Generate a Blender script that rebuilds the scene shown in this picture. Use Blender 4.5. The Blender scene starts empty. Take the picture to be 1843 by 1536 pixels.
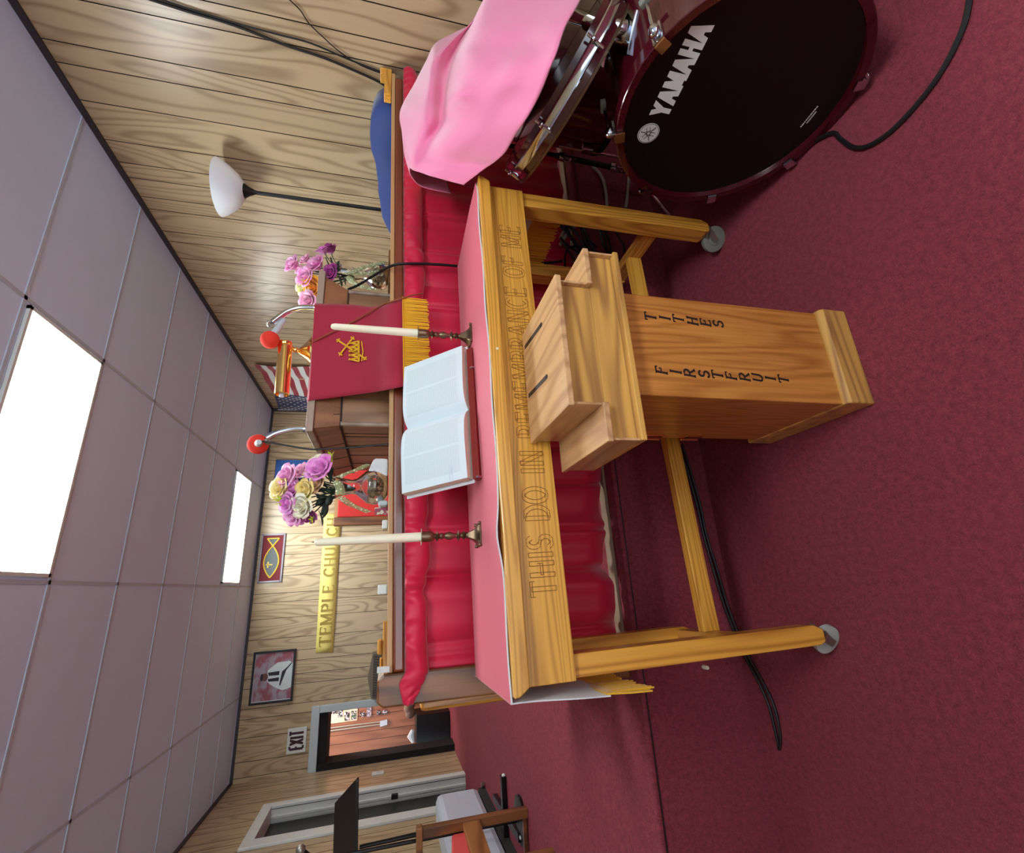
import bpy, bmesh, math, random
from mathutils import Vector as V, Matrix, Euler
random.seed(7)
PI = math.pi
SC = bpy.context.scene
COL = SC.collection

# ------------------------------------------------------------------ camera
H = 1.2                      # eye height above the carpet
F = 830.679                  # focal length in pixels of the 1843-wide frame
RR = V((0.94600, -0.32320, 0.02340)).normalized()      # camera right (phone held upright)
RF = V((0.31840, 0.91370, -0.25260)).normalized()      # viewing direction
RD = RF.cross(RR).normalized()                         # camera down
RR = RD.cross(RF).normalized()
CAMPOS = V((0, 0, H))
cd = bpy.data.cameras.new('camera')
cam = bpy.data.objects.new('camera', cd)
COL.objects.link(cam)
M = Matrix.Identity(4)
for i in range(3):           # the photograph lies on its side: the frame is turned a quarter turn
    M[i][0] = RD[i]; M[i][1] = RR[i]; M[i][2] = -RF[i]; M[i][3] = CAMPOS[i]
cam.matrix_world = M
cd.sensor_fit = 'HORIZONTAL'; cd.sensor_width = 36.0; cd.lens = F / 1843 * 36.0
cd.clip_start = 0.02; cd.clip_end = 60
SC.camera = cam

# ------------------------------------------------------------------ world, light, exposure
SC.view_settings.view_transform = 'Standard'
SC.view_settings.look = 'None'
SC.view_settings.gamma = 1.0
SC.view_settings.use_curve_mapping = False
SC.view_settings.exposure = 1.55
PANEL_W = 9.0                # radiance of the fluorescent ceiling panels
ROOM_W = 14.0                # lamp of the little room behind the doorway
FILL_LOW, FILL_HIGH = 2.0, .22
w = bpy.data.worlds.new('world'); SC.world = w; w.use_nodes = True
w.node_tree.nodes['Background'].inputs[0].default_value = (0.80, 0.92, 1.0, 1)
wt = w.node_tree           # added fill through the open front, brighter below the horizon to lift the ceiling
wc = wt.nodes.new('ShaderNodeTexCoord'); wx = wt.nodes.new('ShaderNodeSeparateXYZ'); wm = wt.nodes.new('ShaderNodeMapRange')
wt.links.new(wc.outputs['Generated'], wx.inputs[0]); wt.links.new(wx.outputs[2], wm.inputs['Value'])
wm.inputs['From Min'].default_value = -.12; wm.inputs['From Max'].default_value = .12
wm.inputs['To Min'].default_value = FILL_LOW; wm.inputs['To Max'].default_value = FILL_HIGH
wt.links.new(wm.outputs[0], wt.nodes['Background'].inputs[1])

# a point of the place from a line of sight of the photograph and one known plane
def ray(x, y):
    return RR * ((1536 - y - 768) / F) + RD * ((x - 921.5) / F) + RF
def pX(x, y, X):
    d = ray(x, y); return CAMPOS + d * (X / d.x)
def pY(x, y, Y):
    d = ray(x, y); return CAMPOS + d * (Y / d.y)
def pZ(x, y, Z):
    d = ray(x, y); return CAMPOS + d * ((Z - H) / d.z)

# ------------------------------------------------------------------ mesh builder
class MB:
    def __init__(s):
        s.bm = bmesh.new(); s.mi = 0; s.attr = None
        s.layer = s.bm.faces.layers.float.new('pl')
    def face(s, pts, val=0.0):
        vs = [s.bm.verts.new(p) for p in pts]
        try: f = s.bm.faces.new(vs)
        except ValueError: return None
        f.material_index = s.mi; f[s.layer] = val
        return f
    def hexa(s, p):          # 8 corners: bottom loop 0-3, top loop 4-7
        v = [s.bm.verts.new(q) for q in p]
        for idx in ((3,2,1,0),(4,5,6,7),(0,1,5,4),(1,2,6,5),(2,3,7,6),(3,0,4,7)):
            f = s.bm.faces.new([v[i] for i in idx]); f.material_index = s.mi
        return s
    def box(s, lo, hi, M=None):
        x0,y0,z0 = lo; x1,y1,z1 = hi
        p = [V(q) for q in ((x0,y0,z0),(x1,y0,z0),(x1,y1,z0),(x0,y1,z0),(x0,y0,z1),(x1,y0,z1),(x1,y1,z1),(x0,y1,z1))]
        if M: p = [M @ q for q in p]
        return s.hexa(p)
    def cbox(s, c, d, rz=0, M=None):
        T = Matrix.Translation(V(c)) @ Matrix.Rotation(rz, 4, 'Z')
        if M: T = T @ M
        return s.box((-d[0]/2,-d[1]/2,-d[2]/2), (d[0]/2,d[1]/2,d[2]/2), T)
    def bar(s, a, b, w, t, up=(0,0,1)):   # rectangular bar from a to b
        a = V(a); b = V(b); d = (b-a).normalized(); u = V(up)
        x = d.cross(u)
        if x.length < 1e-4: x = d.cross(V((1,0,0)))
        x.normalize(); y = x.cross(d).normalized()
        x = x*w/2; y = y*t/2
        return s.hexa([a-x-y,a+x-y,a+x+y,a-x+y,b-x-y,b+x-y,b+x+y,b-x+y])
    def prism(s, poly, vec):
        poly = [V(p) for p in poly]; vec = V(vec)
        n = len(poly)
        a = [s.bm.verts.new(p) for p in poly]; b = [s.bm.verts.new(p+vec) for p in poly]
        fs = [s.bm.faces.new(a[::-1]), s.bm.faces.new(b)]
        for i in range(n):
            fs.append(s.bm.faces.new((a[i],a[(i+1)%n],b[(i+1)%n],b[i])))
        for f in fs: f.material_index = s.mi
        return s
    def tube(s, pts, r, n=8, closed=False, caps=True):
        pts = [V(p) for p in pts]; m = len(pts)
        rs = r if isinstance(r, (list,tuple)) else [r]*m
        rings = []; prev = None
        for i,p in enumerate(pts):
            a = pts[i-1] if (i > 0 or closed) else p
            b = pts[(i+1)%m] if (i < m-1 or closed) else p
            d = (b-a)
            d = d.normalized() if d.length > 1e-9 else V((0,0,1))
            if prev is None:
                x = d.orthogonal().normalized()
            else:
                x = prev - d*prev.dot(d)
                x = x.normalized() if x.length > 1e-6 else d.orthogonal().normalized()
            prev = x; y = d.cross(x)
            rings.append([s.bm.verts.new(p + (x*math.cos(2*PI*k/n) + y*math.sin(2*PI*k/n))*rs[i]) for k in range(n)])
        for i in range(m if closed else m-1):
            A = rings[i]; B = rings[(i+1)%m]
            for k in range(n):
                f = s.bm.faces.new((A[k],A[(k+1)%n],B[(k+1)%n],B[k])); f.material_index = s.mi; f.smooth = True
        if caps and not closed:
            for R_ in (rings[0][::-1], rings[-1]):
                f = s.bm.faces.new(R_); f.material_index = s.mi
        return s
    def lathe(s, prof, c=(0,0,0), axis=(0,0,1), n=24, caps=True):
        c = V(c); d = V(axis).normalized(); x = d.orthogonal().normalized(); y = d.cross(x)
        rings = []
        for r,z in prof:
            rings.append([s.bm.verts.new(c + d*z + (x*math.cos(2*PI*k/n)+y*math.sin(2*PI*k/n))*max(r,1e-4)) for k in range(n)])
        for A,B in zip(rings, rings[1:]):
            for k in range(n):
                f = s.bm.faces.new((A[k],A[(k+1)%n],B[(k+1)%n],B[k])); f.material_index = s.mi; f.smooth = True
        if caps:
            for R_ in (rings[0][::-1], rings[-1]):
                f = s.bm.faces.new(R_); f.material_index = s.mi
        return s
    def ball(s, c, r, sc=(1,1,1), u=12, v=8, M=None):
        T = Matrix.Translation(V(c))
        if M: T = T @ M
        T = T @ Matrix.Diagonal((sc[0]*r, sc[1]*r, sc[2]*r, 1))
        g = bmesh.ops.create_uvsphere(s.bm, u_segments=u, v_segments=v, radius=1, matrix=T)
        for q in g['verts']:
            for f in q.link_faces: f.material_index = s.mi; f.smooth = True
        return s
    def grid(s, rows, close=False, mi=None):
        vs = [[s.bm.verts.new(p) for p in r] for r in rows]
        for a,b in zip(vs, vs[1:]):
            n = len(a)
            for k in range(n if close else n-1):
                f = s.bm.faces.new((a[k],a[(k+1)%n],b[(k+1)%n],b[k]))
                f.material_index = mi(f) if mi else s.mi; f.smooth = True
        return s
    def cap_loop(s, pts):
        return s.face(pts)

INV = {}
def finish(mb, name, mats, smooth=False, bev=0.0, solid=0.0, subd=0, inv=None, recalc=True, ang=38):
    bm = mb.bm
    if inv is not None: bmesh.ops.transform(bm, matrix=inv, verts=bm.verts)
    if recalc: bmesh.ops.recalc_face_normals(bm, faces=bm.faces)
    me = bpy.data.meshes.new(name); bm.to_mesh(me); bm.free()
    if not isinstance(mats, (list,tuple)): mats = [mats]
    for m in mats: me.materials.append(m)
    if smooth:
        for p in me.polygons: p.use_smooth = True
    if any(p.use_smooth for p in me.polygons) and ang:
        for p in me.polygons: p.use_smooth = True
        me.set_sharp_from_angle(angle=math.radians(ang))
    o = bpy.data.objects.new(name, me); COL.objects.link(o)
    if subd:
        m = o.modifiers.new('subd','SUBSURF'); m.levels = subd; m.render_levels = subd
    if solid:
        m = o.modifiers.new('solid','SOLIDIFY'); m.thickness = solid; m.offset = 0
    if bev:
        m = o.modifiers.new('bevel','BEVEL'); m.width = bev; m.segments = 2; m.limit_method = 'ANGLE'; m.angle_limit = math.radians(40)
    return o
def tag(o, label, cat, group=None, kind=None):
    o['label'] = label; o['category'] = cat
    if group: o['group'] = group
    if kind: o['kind'] = kind
    return o
def thing(name, label, cat, M=None, group=None):
    if M is None: M = Matrix.Identity(4)
    elif not isinstance(M, Matrix): M = Matrix.Translation(V(M))
    o = bpy.data.objects.new(name, None); COL.objects.link(o)
    o.empty_display_size = 0.05
    o.matrix_world = M; INV[o.name] = M.inverted()
    return tag(o, label, cat, group)
def part(mb, name, mat, root, parent=None, world=True, label=None, **k):
    o = finish(mb, name, mat, inv=INV[root.name] if world else None, **k)
    o.parent = parent or root
    if label: o['label'] = label
    return o
def single(mb, name, mat, label, cat, loc, group=None, kind=None, **k):
    M = loc if isinstance(loc, Matrix) else Matrix.Translation(V(loc))
    o = finish(mb, name, mat, inv=M.inverted(), **k)
    o.matrix_world = M
    return tag(o, label, cat, group, kind)
def struct(mb, name, mat, **k):
    o = finish(mb, name, mat, **k); o['kind'] = 'structure'; return o
def spart(mb, name, mat, parent, **k):
    o = finish(mb, name, mat, **k); o.parent = parent; return o
def copy_thing(root, M, label, group=None):
    r = root.copy(); COL.objects.link(r); r.matrix_world = M; r['label'] = label
    if group: r['group'] = group
    for ch in list(root.children):
        c = ch.copy(); COL.objects.link(c); c.parent = r
        for g in list(ch.children):
            d = g.copy(); COL.objects.link(d); d.parent = c
    return r
def frame(o, ex, ey):        # matrix with origin o, x along ex, y towards ey, z = normal
    ex = V(ex).normalized(); ez = ex.cross(V(ey)).normalized(); ey = ez.cross(ex)
    m = Matrix.Identity(4)
    for i in range(3): m[i][0]=ex[i]; m[i][1]=ey[i]; m[i][2]=ez[i]; m[i][3]=V(o)[i]
    return m
def smooth_path(pts, n=6):   # Catmull-Rom
    pts = [V(p) for p in pts]; out = []
    for i in range(len(pts)-1):
        p0 = pts[max(i-1,0)]; p1 = pts[i]; p2 = pts[i+1]; p3 = pts[min(i+2,len(pts)-1)]
        for k in range(n):
            t = k/n
            out.append(0.5*((2*p1)+(p2-p0)*t+(2*p0-5*p1+4*p2-p3)*t*t+(3*p1-p0-3*p2+p3)*t**3))
    return out+[pts[-1]]

# ------------------------------------------------------------------ materials
def sr(r, g, b):             # 0-255 sRGB to linear
    f = lambda c: (c/255/12.92) if c/255 <= 0.04045 else ((c/255+0.055)/1.055)**2.4
    return (f(r), f(g), f(b), 1)
class N:
    def __init__(s, name):
        s.m = bpy.data.materials.new(name); s.m.use_nodes = True
        s.t = s.m.node_tree; s.b = s.t.nodes['Principled BSDF']
        s.out = s.t.nodes['Material Output']
    def n(s, typ, **k):
        x = s.t.nodes.new(typ)
        for a,b in k.items(): setattr(x, a, b)
        return x
    def l(s, a, b): s.t.links.new(a, b)
    def math(s, op, a, b=None, clamp=False):
        x = s.n('ShaderNodeMath', operation=op); x.use_clamp = clamp
        for i,v in enumerate((a,b)):
            if v is None: continue
            if hasattr(v,'is_linked'): s.l(v, x.inputs[i])
            else: x.inputs[i].default_value = v
        return x.outputs[0]
    def mix(s, f, a, b, mode='MIX'):
        x = s.n('ShaderNodeMix', data_type='RGBA', blend_type=mode)
        for i,v in ((0,f),(6,a),(7,b)):
            if hasattr(v,'is_linked'): s.l(v, x.inputs[i])
            else: x.inputs[i].default_value = v
        return x.outputs[2]
    def coords(s, scale, rand=True, extra=None):
        tc = s.n('ShaderNodeTexCoord'); mp = s.n('ShaderNodeMapping')
        mp.inputs['Scale'].default_value = scale
        src = tc.outputs['Object']
        if rand:
            oi = s.n('ShaderNodeObjectInfo'); va = s.n('ShaderNodeVectorMath', operation='ADD')
            mu = s.math('MULTIPLY', oi.outputs['Random'], 9.7)
            s.l(src, va.inputs[0]); s.l(mu, va.inputs[1]); src = va.outputs[0]
        if extra is not None:
            va = s.n('ShaderNodeVectorMath', operation='ADD')
            s.l(src, va.inputs[0]); s.l(extra, va.inputs[1]); src = va.outputs[0]
        s.l(src, mp.inputs['Vector']); return mp.outputs[0]
    def noise(s, vec, scale, detail=2, rough=.5):
        x = s.n('ShaderNodeTexNoise'); x.inputs['Scale'].default_value = scale
        x.inputs['Detail'].default_value = detail; x.inputs['Roughness'].default_value = rough
        if vec is not None: s.l(vec, x.inputs['Vector'])
        return x.outputs['Fac']
    def bump(s, h, strength=.2, dist=.002):
        x = s.n('ShaderNodeBump'); x.inputs['Strength'].default_value = strength; x.inputs['Distance'].default_value = dist
        s.l(h, x.inputs['Height']); s.l(x.outputs[0], s.b.inputs['Normal'])
    def set(s, **k):
        for a,v in k.items():
            i = s.b.inputs[a.replace('_',' ')]
            if hasattr(v,'is_linked'): s.l(v, i)
            else: i.default_value = v
def plain(name, col, rough=.5, metal=0.0, var=.08, vs=30, **k):
    n = N(name)
    f = n.noise(n.coords((1,1,1)), vs, 2)
    dark = tuple(c*(1-var) for c in col[:3])+(1,); lite = tuple(min(1,c*(1+var)) for c in col[:3])+(1,)
    n.set(Base_Color=n.mix(f, dark, lite), Roughness=rough, Metallic=metal, **k)
    return n.m
def wood(name, lite, dark, axis='X', across=9, along=.55, rings=9, rough=.35, fiber=.35, plank=False, coat=0.0, sharp=1.8, slowk=.4):
    n = N(name)
    ex = None
    if plank:
        at = n.n('ShaderNodeAttribute'); at.attribute_name = 'pl'
        cb = n.n('ShaderNodeCombineXYZ'); a7 = n.math('MULTIPLY', at.outputs['Fac'], 7.31)
        for i in range(3): n.l(a7, cb.inputs[i])
        ex = cb.outputs[0]
    i = 'XYZ'.index(axis)
    sc = [across]*3; sc[i] = along
    c = n.coords(tuple(sc), rand=not plank, extra=ex)
    big = n.noise(c, 1.0, 1.2, .35)
    v = n.math('SINE', n.math('MULTIPLY', big, rings*2*PI))
    v = n.math('ADD', n.math('MULTIPLY', v, .5), .5)
    v = n.math('POWER', v, sharp)
    sc2 = [170]*3; sc2[i] = 4
    fib = n.noise(n.coords(tuple(sc2), rand=not plank, extra=ex), 1.0, 2, .6)
    v2 = n.math('ADD', n.math('MULTIPLY', v, 1-fiber), n.math('MULTIPLY', fib, fiber))
    slow = n.noise(n.coords(tuple(q*.35 for q in sc), rand=not plank, extra=ex), 1.0, 1)
    v3 = n.math('ADD', v2, n.math('MULTIPLY', n.math('SUBTRACT', slow, .5), slowk), clamp=True)
    col = n.mix(v3, lite, dark)
    if plank:
        wn = n.n('ShaderNodeTexWhiteNoise', noise_dimensions='1D'); n.l(at.outputs['Fac'], wn.inputs['W'])
        col = n.mix(n.math('MULTIPLY', wn.outputs['Value'], .30), col, tuple(q*.62 for q in lite[:3])+(1,))
    n.set(Base_Color=col, Roughness=rough, Coat_Weight=coat, Coat_Roughness=.25)
    n.bump(fib, .12, .001)
    return n.m
def fabric(name, col, rough=.8, weave=700, sheen=.3, var=.12, bump=.15):
    n = N(name)
    f = n.noise(n.coords((1,1,1)), weave, 1)
    s = n.noise(n.coords((1,1,1)), 5, 2)
    dark = tuple(c*(1-var*1.6) for c in col[:3])+(1,); lite = tuple(min(1,c*(1+var)) for c in col[:3])+(1,)
    n.set(Base_Color=n.mix(n.math('ADD', n.math('MULTIPLY', f, .6), n.math('MULTIPLY', s, .4)), dark, lite), Roughness=rough, Sheen_Weight=sheen, Sheen_Roughness=.5)
    n.bump(f, bump, .001)
    return n.m
def carpet(name, dark, lite):
    n = N(name)
    a = n.noise(n.coords((1,1,1), False), 230, 2, .7)
    b = n.noise(n.coords((1,1,1), False), 60, 3, .65)
    c = n.noise(n.coords((1,1,1), False), 2.2, 2)
    v = n.math('ADD', n.math('MULTIPLY', a, .5), n.math('MULTIPLY', b, .5))
    v = n.math('MULTIPLY', n.math('SUBTRACT', v, .3), 2.4, clamp=True)
    col = n.mix(v, dark, lite)
    col = n.mix(n.math('MULTIPLY', n.math('SUBTRACT', c, .4), 1.2, clamp=True), col, tuple(q*.72 for q in lite[:3])+(1,))
    sp = n.noise(n.coords((1,1,1), False), 410, 0)
    spk = n.math('MULTIPLY', n.math('GREATER_THAN', sp, .735), .35)
    col = n.mix(spk, col, (lite[0]*1.6, lite[1]*2.4, lite[2]*2.2, 1))
    n.set(Base_Color=col, Roughness=.95, Sheen_Weight=0)
    n.bump(v, .55, .004)
    return n.m
def emis(name, col, st):
    n = N(name)
    f = n.noise(n.coords((1,1,1)), 3, 1)
    n.set(Base_Color=(.8,.85,.9,1), Roughness=.4, Emission_Color=n.mix(f, col, tuple(min(1,c*1.06) for c in col[:3])+(1,)), Emission_Strength=st)
    return n.m

MT = {}
MT['panel'] = wood('wood_panelling', sr(198,176,140), sr(152,128,96), 'Z', across=6, along=.9, rings=10, rough=.29, plank=True, fiber=.25, sharp=3.2, slowk=.25)
MT['panel_red'] = wood('red_brown_panelling', sr(176,112,80), sr(132,76,52), 'Z', across=7, along=.9, rings=4, rough=.45, plank=True)
MT['groove'] = plain('panel_groove', sr(40,30,24), .8)
MT['carpet'] = carpet('burgundy_carpet', sr(92,28,38), sr(158,62,76))
MT['tile'] = plain('ceiling_tile', sr(208,226,255), .95, var=.05, vs=180)
MT['tbar'] = plain('ceiling_grid', sr(184,196,212), .8)
MT['trimdark'] = plain('dark_moulding', sr(52,46,52), .5)
MT['white'] = plain('white_paint', sr(214,220,216), .45, var=.03)
MT['bluegrey'] = plain('pale_blue_grey_paint', sr(186,200,204), .45, var=.04)
MT['black'] = plain('black_paint', sr(18,18,22), .5)
MT['blackmetal'] = plain('black_metal', sr(20,20,24), .35, metal=.3)
MT['diffuser'] = emis('fluorescent_diffuser', (.90,.985,.985,1), PANEL_W)
MT['oak'] = wood('golden_oak', sr(236,176,72), sr(180,118,38), 'X', across=20, along=.8, rings=15, rough=.32, coat=.3, fiber=.45)
MT['oakz'] = wood('golden_oak_upright', sr(236,172,70), sr(172,106,34), 'Z', across=11, along=.8, rings=14, rough=.32, coat=.3, fiber=.4)
MT['oaky'] = wood('golden_oak_crosswise', sr(216,154,70), sr(160,98,36), 'Y', across=11, along=.8, rings=14, rough=.35, coat=.2, fiber=.4)
MT['honey'] = wood('honey_oak_upright', sr(220,150,72), sr(156,88,32), 'Z', across=14, along=1.2, rings=9, rough=.3, fiber=.62, coat=.4, slowk=.6)
MT['honeyx'] = wood('honey_oak_level', sr(226,174,88), sr(146,98,60), 'X', across=12, along=1.0, rings=7, rough=.28, fiber=.45, coat=.5, slowk=.8)
MT['honeyend'] = wood('honey_oak_block', sr(226,182,130), sr(164,116,80), 'Y', across=12, along=1.0, rings=7, rough=.3, fiber=.5, coat=.5, slowk=.8)  # lid gloss put into the colour: paler than the other honey oaks
MT['walnut'] = wood('walnut_post', sr(150,96,52), sr(72,38,18), 'Z', across=9, along=1.1, rings=4, rough=.35, coat=.2)
MT['mahog'] = wood('mahogany_rail', sr(134,64,36), sr(92,36,20), 'X', across=14, along=.6, rings=3, rough=.25, coat=.5)
MT['palewood'] = wood('pale_rail_edge', sr(200,160,110), sr(160,116,70), 'X', across=14, along=.6, rings=3, rough=.4)
MT['pulpit'] = wood('brown_pulpit_panel', sr(166,124,92), sr(112,76,52), 'Z', across=9, along=1.2, rings=4, rough=.35, fiber=.5, coat=.2)
MT['pulpitx'] = wood('brown_pulpit_flare', sr(162,110,72), sr(110,66,40), 'Z', across=9, along=1.2, rings=4, rough=.35, fiber=.5, coat=.2)
MT['pulpitedge'] = wood('grey_brown_edge', sr(170,150,134), sr(130,108,92), 'X', across=9, along=1.2, rings=3, rough=.4)
MT['red'] = fabric('crimson_satin', sr(214,16,64), .52, sheen=.25, var=.06, bump=.05)
MT['scarf'] = fabric('deep_red_paraments', sr(168,22,58), .75, sheen=.3, var=.05)
MT['pinktop'] = fabric('rose_red_table_cover', sr(216,44,86), .55, sheen=.45, var=.05, bump=.05)
MT['lining'] = fabric('white_lining', sr(214,216,220), .8, var=.03)
MT['gold'] = fabric('golden_fringe', sr(236,180,16), .7, weave=300, var=.12)
MT['pink'] = fabric('pink_fleece', sr(238,130,172), .9, weave=420, sheen=.6, var=.06, bump=.5)
MT['blue'] = fabric('navy_blue_cover', sr(24,56,124), .7, sheen=.25, var=.08)
MT['redseat'] = fabric('red_upholstery', sr(214,44,40), .7, sheen=.2, var=.05)
MT['candle'] = plain('cream_wax', sr(246,242,216), .45, var=.03, Subsurface_Weight=.2)
MT['bronze'] = plain('aged_brass', sr(124,104,82), .38, metal=.9, var=.2, vs=60)
MT['brass'] = plain('polished_brass', sr(240,200,124), .16, metal=1.0, var=.08)
MT['chrome'] = plain('chrome', sr(205,210,218), .12, metal=1.0, var=.05)
MT['steel'] = plain('dull_steel', sr(160,160,150), .4, metal=.85, var=.15, vs=80)
MT['rubber'] = plain('grey_caster_rubber', sr(128,130,122), .55, var=.15, vs=80)
MT['clearwheel'] = plain('pale_caster_plastic', sr(176,184,178), .3, var=.1, vs=80)
MT['maroon'] = plain('maroon_drum_lacquer', sr(72,12,24), .14, var=.25, vs=260, Coat_Weight=.6)
MT['drumhead'] = plain('black_drum_head', sr(9,8,11), .32, var=.1)
MT['logo'] = plain('silver_white_print', sr(244,250,252), .5, var=.02)
MT['cable'] = plain('black_cable', sr(16,16,18), .5)
MT['greycable'] = plain('pale_grey_cable', sr(168,162,150), .5)
MT['browncord'] = plain('brown_cord', sr(150,84,48), .5)
MT['cream'] = plain('cream_page_edges', sr(226,218,194), .8, var=.14, vs=400)
MT['foam'] = plain('red_foam', sr(232,62,48), .95, var=.12, vs=420)
MT['shade'] = plain('frosted_white_shade', sr(240,246,255), .35, var=.02, Subsurface_Weight=.15)
MT['ink'] = plain('dark_stencil_ink', sr(30,18,16), .7)
MT['carved'] = plain('burnt_groove', sr(138,86,32), .8)
MT['bannery'] = plain('yellow_banner_card', sr(230,214,120), .7, var=.04)
MT['bannertext'] = plain('dull_gold_letters', sr(158,134,56), .6)
MT['signtext'] = plain('dark_maroon_letters', sr(52,14,34), .6)
MT['matred'] = plain('dark_red_mat', sr(112,18,30), .7)
MT['fishgold'] = plain('yellow_gold_leaf', sr(240,204,70), .45)
MT['glassdark'] = plain('dark_green_glass', sr(32,46,46), .4)
MT['framedark'] = plain('black_picture_frame', sr(24,22,26), .3)
MT['framegrey'] = plain('pewter_frame', sr(110,104,110), .35, metal=.4)
MT['silver'] = plain('white_plastic', sr(198,206,220), .4, var=.06)
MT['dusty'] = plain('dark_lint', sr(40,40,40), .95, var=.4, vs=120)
MT['leaf'] = plain('dark_green_leaf', sr(34,54,44), .55, var=.35, vs=60)
MT['leaflight'] = plain('yellow_green_bud', sr(190,206,60), .6, var=.2, vs=60)
MT['heater'] = plain('brown_grey_metal', sr(120,110,96), .5)
MT['stone'] = plain('river_pebbles', sr(150,128,96), .45, var=.5, vs=40)
def glassm(name, col, rough=.02, tr=1.0):
    n = N(name)
    f = n.noise(n.coords((1,1,1)), 20, 1)
    n.set(Base_Color=n.mix(f, col, tuple(c*.97 for c in col[:3])+(1,)), Roughness=rough, Transmission_Weight=tr, IOR=1.45)
    return n.m
MT['glass'] = glassm('clear_glass', (.95,.98,.96,1))
def netting():
    n = N('dotted_net_ribbon')
    vo = n.n('ShaderNodeTexVoronoi'); vo.inputs['Scale'].default_value = 110
    n.l(n.coords((1,1,1)), vo.inputs['Vector'])
    d = n.math('LESS_THAN', vo.outputs['Distance'], .33)
    n.set(Base_Color=n.mix(d, sr(176,190,136), sr(236,244,218)), Roughness=.5, Alpha=n.math('ADD', n.math('MULTIPLY', d, .4), .55))
    return n.m
MT['net'] = netting()
def pages():                 # two columns of pale grey print lines on each page
    n = N('printed_pages')
    tc = n.n('ShaderNodeTexCoord'); sp = n.n('ShaderNodeSeparateXYZ'); n.l(tc.outputs['Object'], sp.inputs[0])
    x = sp.outputs[0]; y = sp.outputs[1]
    ax = n.math('ABSOLUTE', x)
    col1 = n.math('LESS_THAN', n.math('ABSOLUTE', n.math('SUBTRACT', ax, .068)), .041)
    col2 = n.math('LESS_THAN', n.math('ABSOLUTE', n.math('SUBTRACT', ax, .158)), .041)
    cols = n.math('ADD', col1, col2, clamp=True)
    ymask = n.math('LESS_THAN', n.math('ABSOLUTE', n.math('SUBTRACT', y, .122)), .098)
    ln = n.math('GREATER_THAN', n.math('SINE', n.math('MULTIPLY', y, 2*PI/.0046)), -.1)
    wd = n.math('GREATER_THAN', n.noise(n.coords((420,900,1), False), 1, 1), .40)
    m = n.math('MULTIPLY', n.math('MULTIPLY', cols, ymask), n.math('MULTIPLY', ln, wd))
    n.set(Base_Color=n.mix(n.math('MULTIPLY', m, .22), sr(214,228,234), sr(110,120,130)), Roughness=.7)
    return n.m
MT['page'] = pages()
# ------------------------------------------------------------------ the room
XL, XR, YB, YF, ZC, ZP, YR = -1.80, 2.337, 6.24, -4.2, 2.727, 0.408, 1.53
PAT = [.097,.176,.215,.14,.105,.14,.102,.193]     # board widths of one 4 ft panelling sheet
def grooves(a0, lo, hi, sign=1):
    g = [a0]; i = 0
    while lo-1.2 < g[-1] < hi+1.2:
        g.append(g[-1] + sign*PAT[i%8]); i += 1
    b = a0; i = 7
    while lo-1.2 < b < hi+1.2:
        b -= sign*PAT[i%8]; i = (i-1)%8; g.append(b)
    return sorted(q for q in g if lo < q < hi)
def plank_wall(pt, gs, lo, hi, spans, out, cuts=()):
    """pt(s,z,d) gives a point; boards between grooves; spans(s) the z range(s) there; cuts: extra split positions"""
    mb = MB(); G = .005
    edges = sorted([lo]+gs+[hi])
    for i,(a,b) in enumerate(zip(edges, edges[1:])):
        a2 = a+(G/2 if a in gs else 0); b2 = b-(G/2 if b in gs else 0)
        sub = sorted([a2,b2]+[c for c in cuts if a2 < c < b2])
        for p,q in zip(sub, sub[1:]):
            for z0,z1 in spans((p+q)/2):
                mb.mi = 0; mb.face([pt(p,z0,0),pt(q,z0,0),pt(q,z1,0),pt(p,z1,0)], val=float(i+1))
        if b in gs:
            for z0,z1 in spans(b):
                mb.mi = 1
                mb.face([pt(b-G/2,z0,0),pt(b-G/2,z0,1),pt(b-G/2,z1,1),pt(b-G/2,z1,0)])
                mb.face([pt(b-G/2,z0,1),pt(b+G/2,z0,1),pt(b+G/2,z1,1),pt(b-G/2,z1,1)])
                mb.face([pt(b+G/2,z0,0),pt(b+G/2,z1,0),pt(b+G/2,z1,1),pt(b+G/2,z0,1)])
    return mb
D = .004
mb = plank_wall(lambda s,z,d: V((XR+d*D, s, z)), grooves(1.774, YF, YB), YF, YB, lambda s: [(0,ZC)], 1)
struct(mb, 'wall_right', [MT['panel'],MT['groove']], recalc=False)
DX0, DX1, DZ = -1.735, -1.25, 1.895               # doorway in the far wall
mb = plank_wall(lambda s,z,d: V((s, YB+d*D, z)), grooves(-1.13, XL, XR, -1), XL, XR,
                lambda s: [(DZ,ZC)] if DX0 < s < DX1 else [(0,ZC)], 1, (DX0,DX1))
struct(mb, 'wall_back', [MT['panel'],MT['groove']], recalc=False)
LY0, LY1, LZ = 4.83, 5.42, 2.16                    # doorway in the left wall
mb = plank_wall(lambda s,z,d: V((XL-d*D, s, z)), grooves(3.98, YF, YB), YF, YB,
                lambda s: [(LZ,ZC)] if LY0 < s < LY1 else [(0,ZC)], 1, (LY0,LY1))
struct(mb, 'wall_left', [MT['panel'],MT['groove']], recalc=False)
mb = MB(); mb.box((XL-.3,YF,-.1),(XR+.2,YR+.2,0)); struct(mb, 'floor', MT['carpet'])
mb = MB()                                          # raised stage with a rounded carpet nosing over the riser
prof = [(YR+.004,0),(YR+.004,ZP-.020)] + [(YR-.001-.007*math.sin(a), ZP-.009+.009*-math.cos(a)) for a in [PI*k/8 for k in range(0,9)]] + [(7.9,ZP),(7.9,-.1),(YR+.004,-.1)]
mb.prism([(XL-1.2,y,z) for y,z in prof], (XR+.2-XL+1.2,0,0))
struct(mb, 'floor_stage', MT['carpet'], smooth=True, ang=50)
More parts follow.
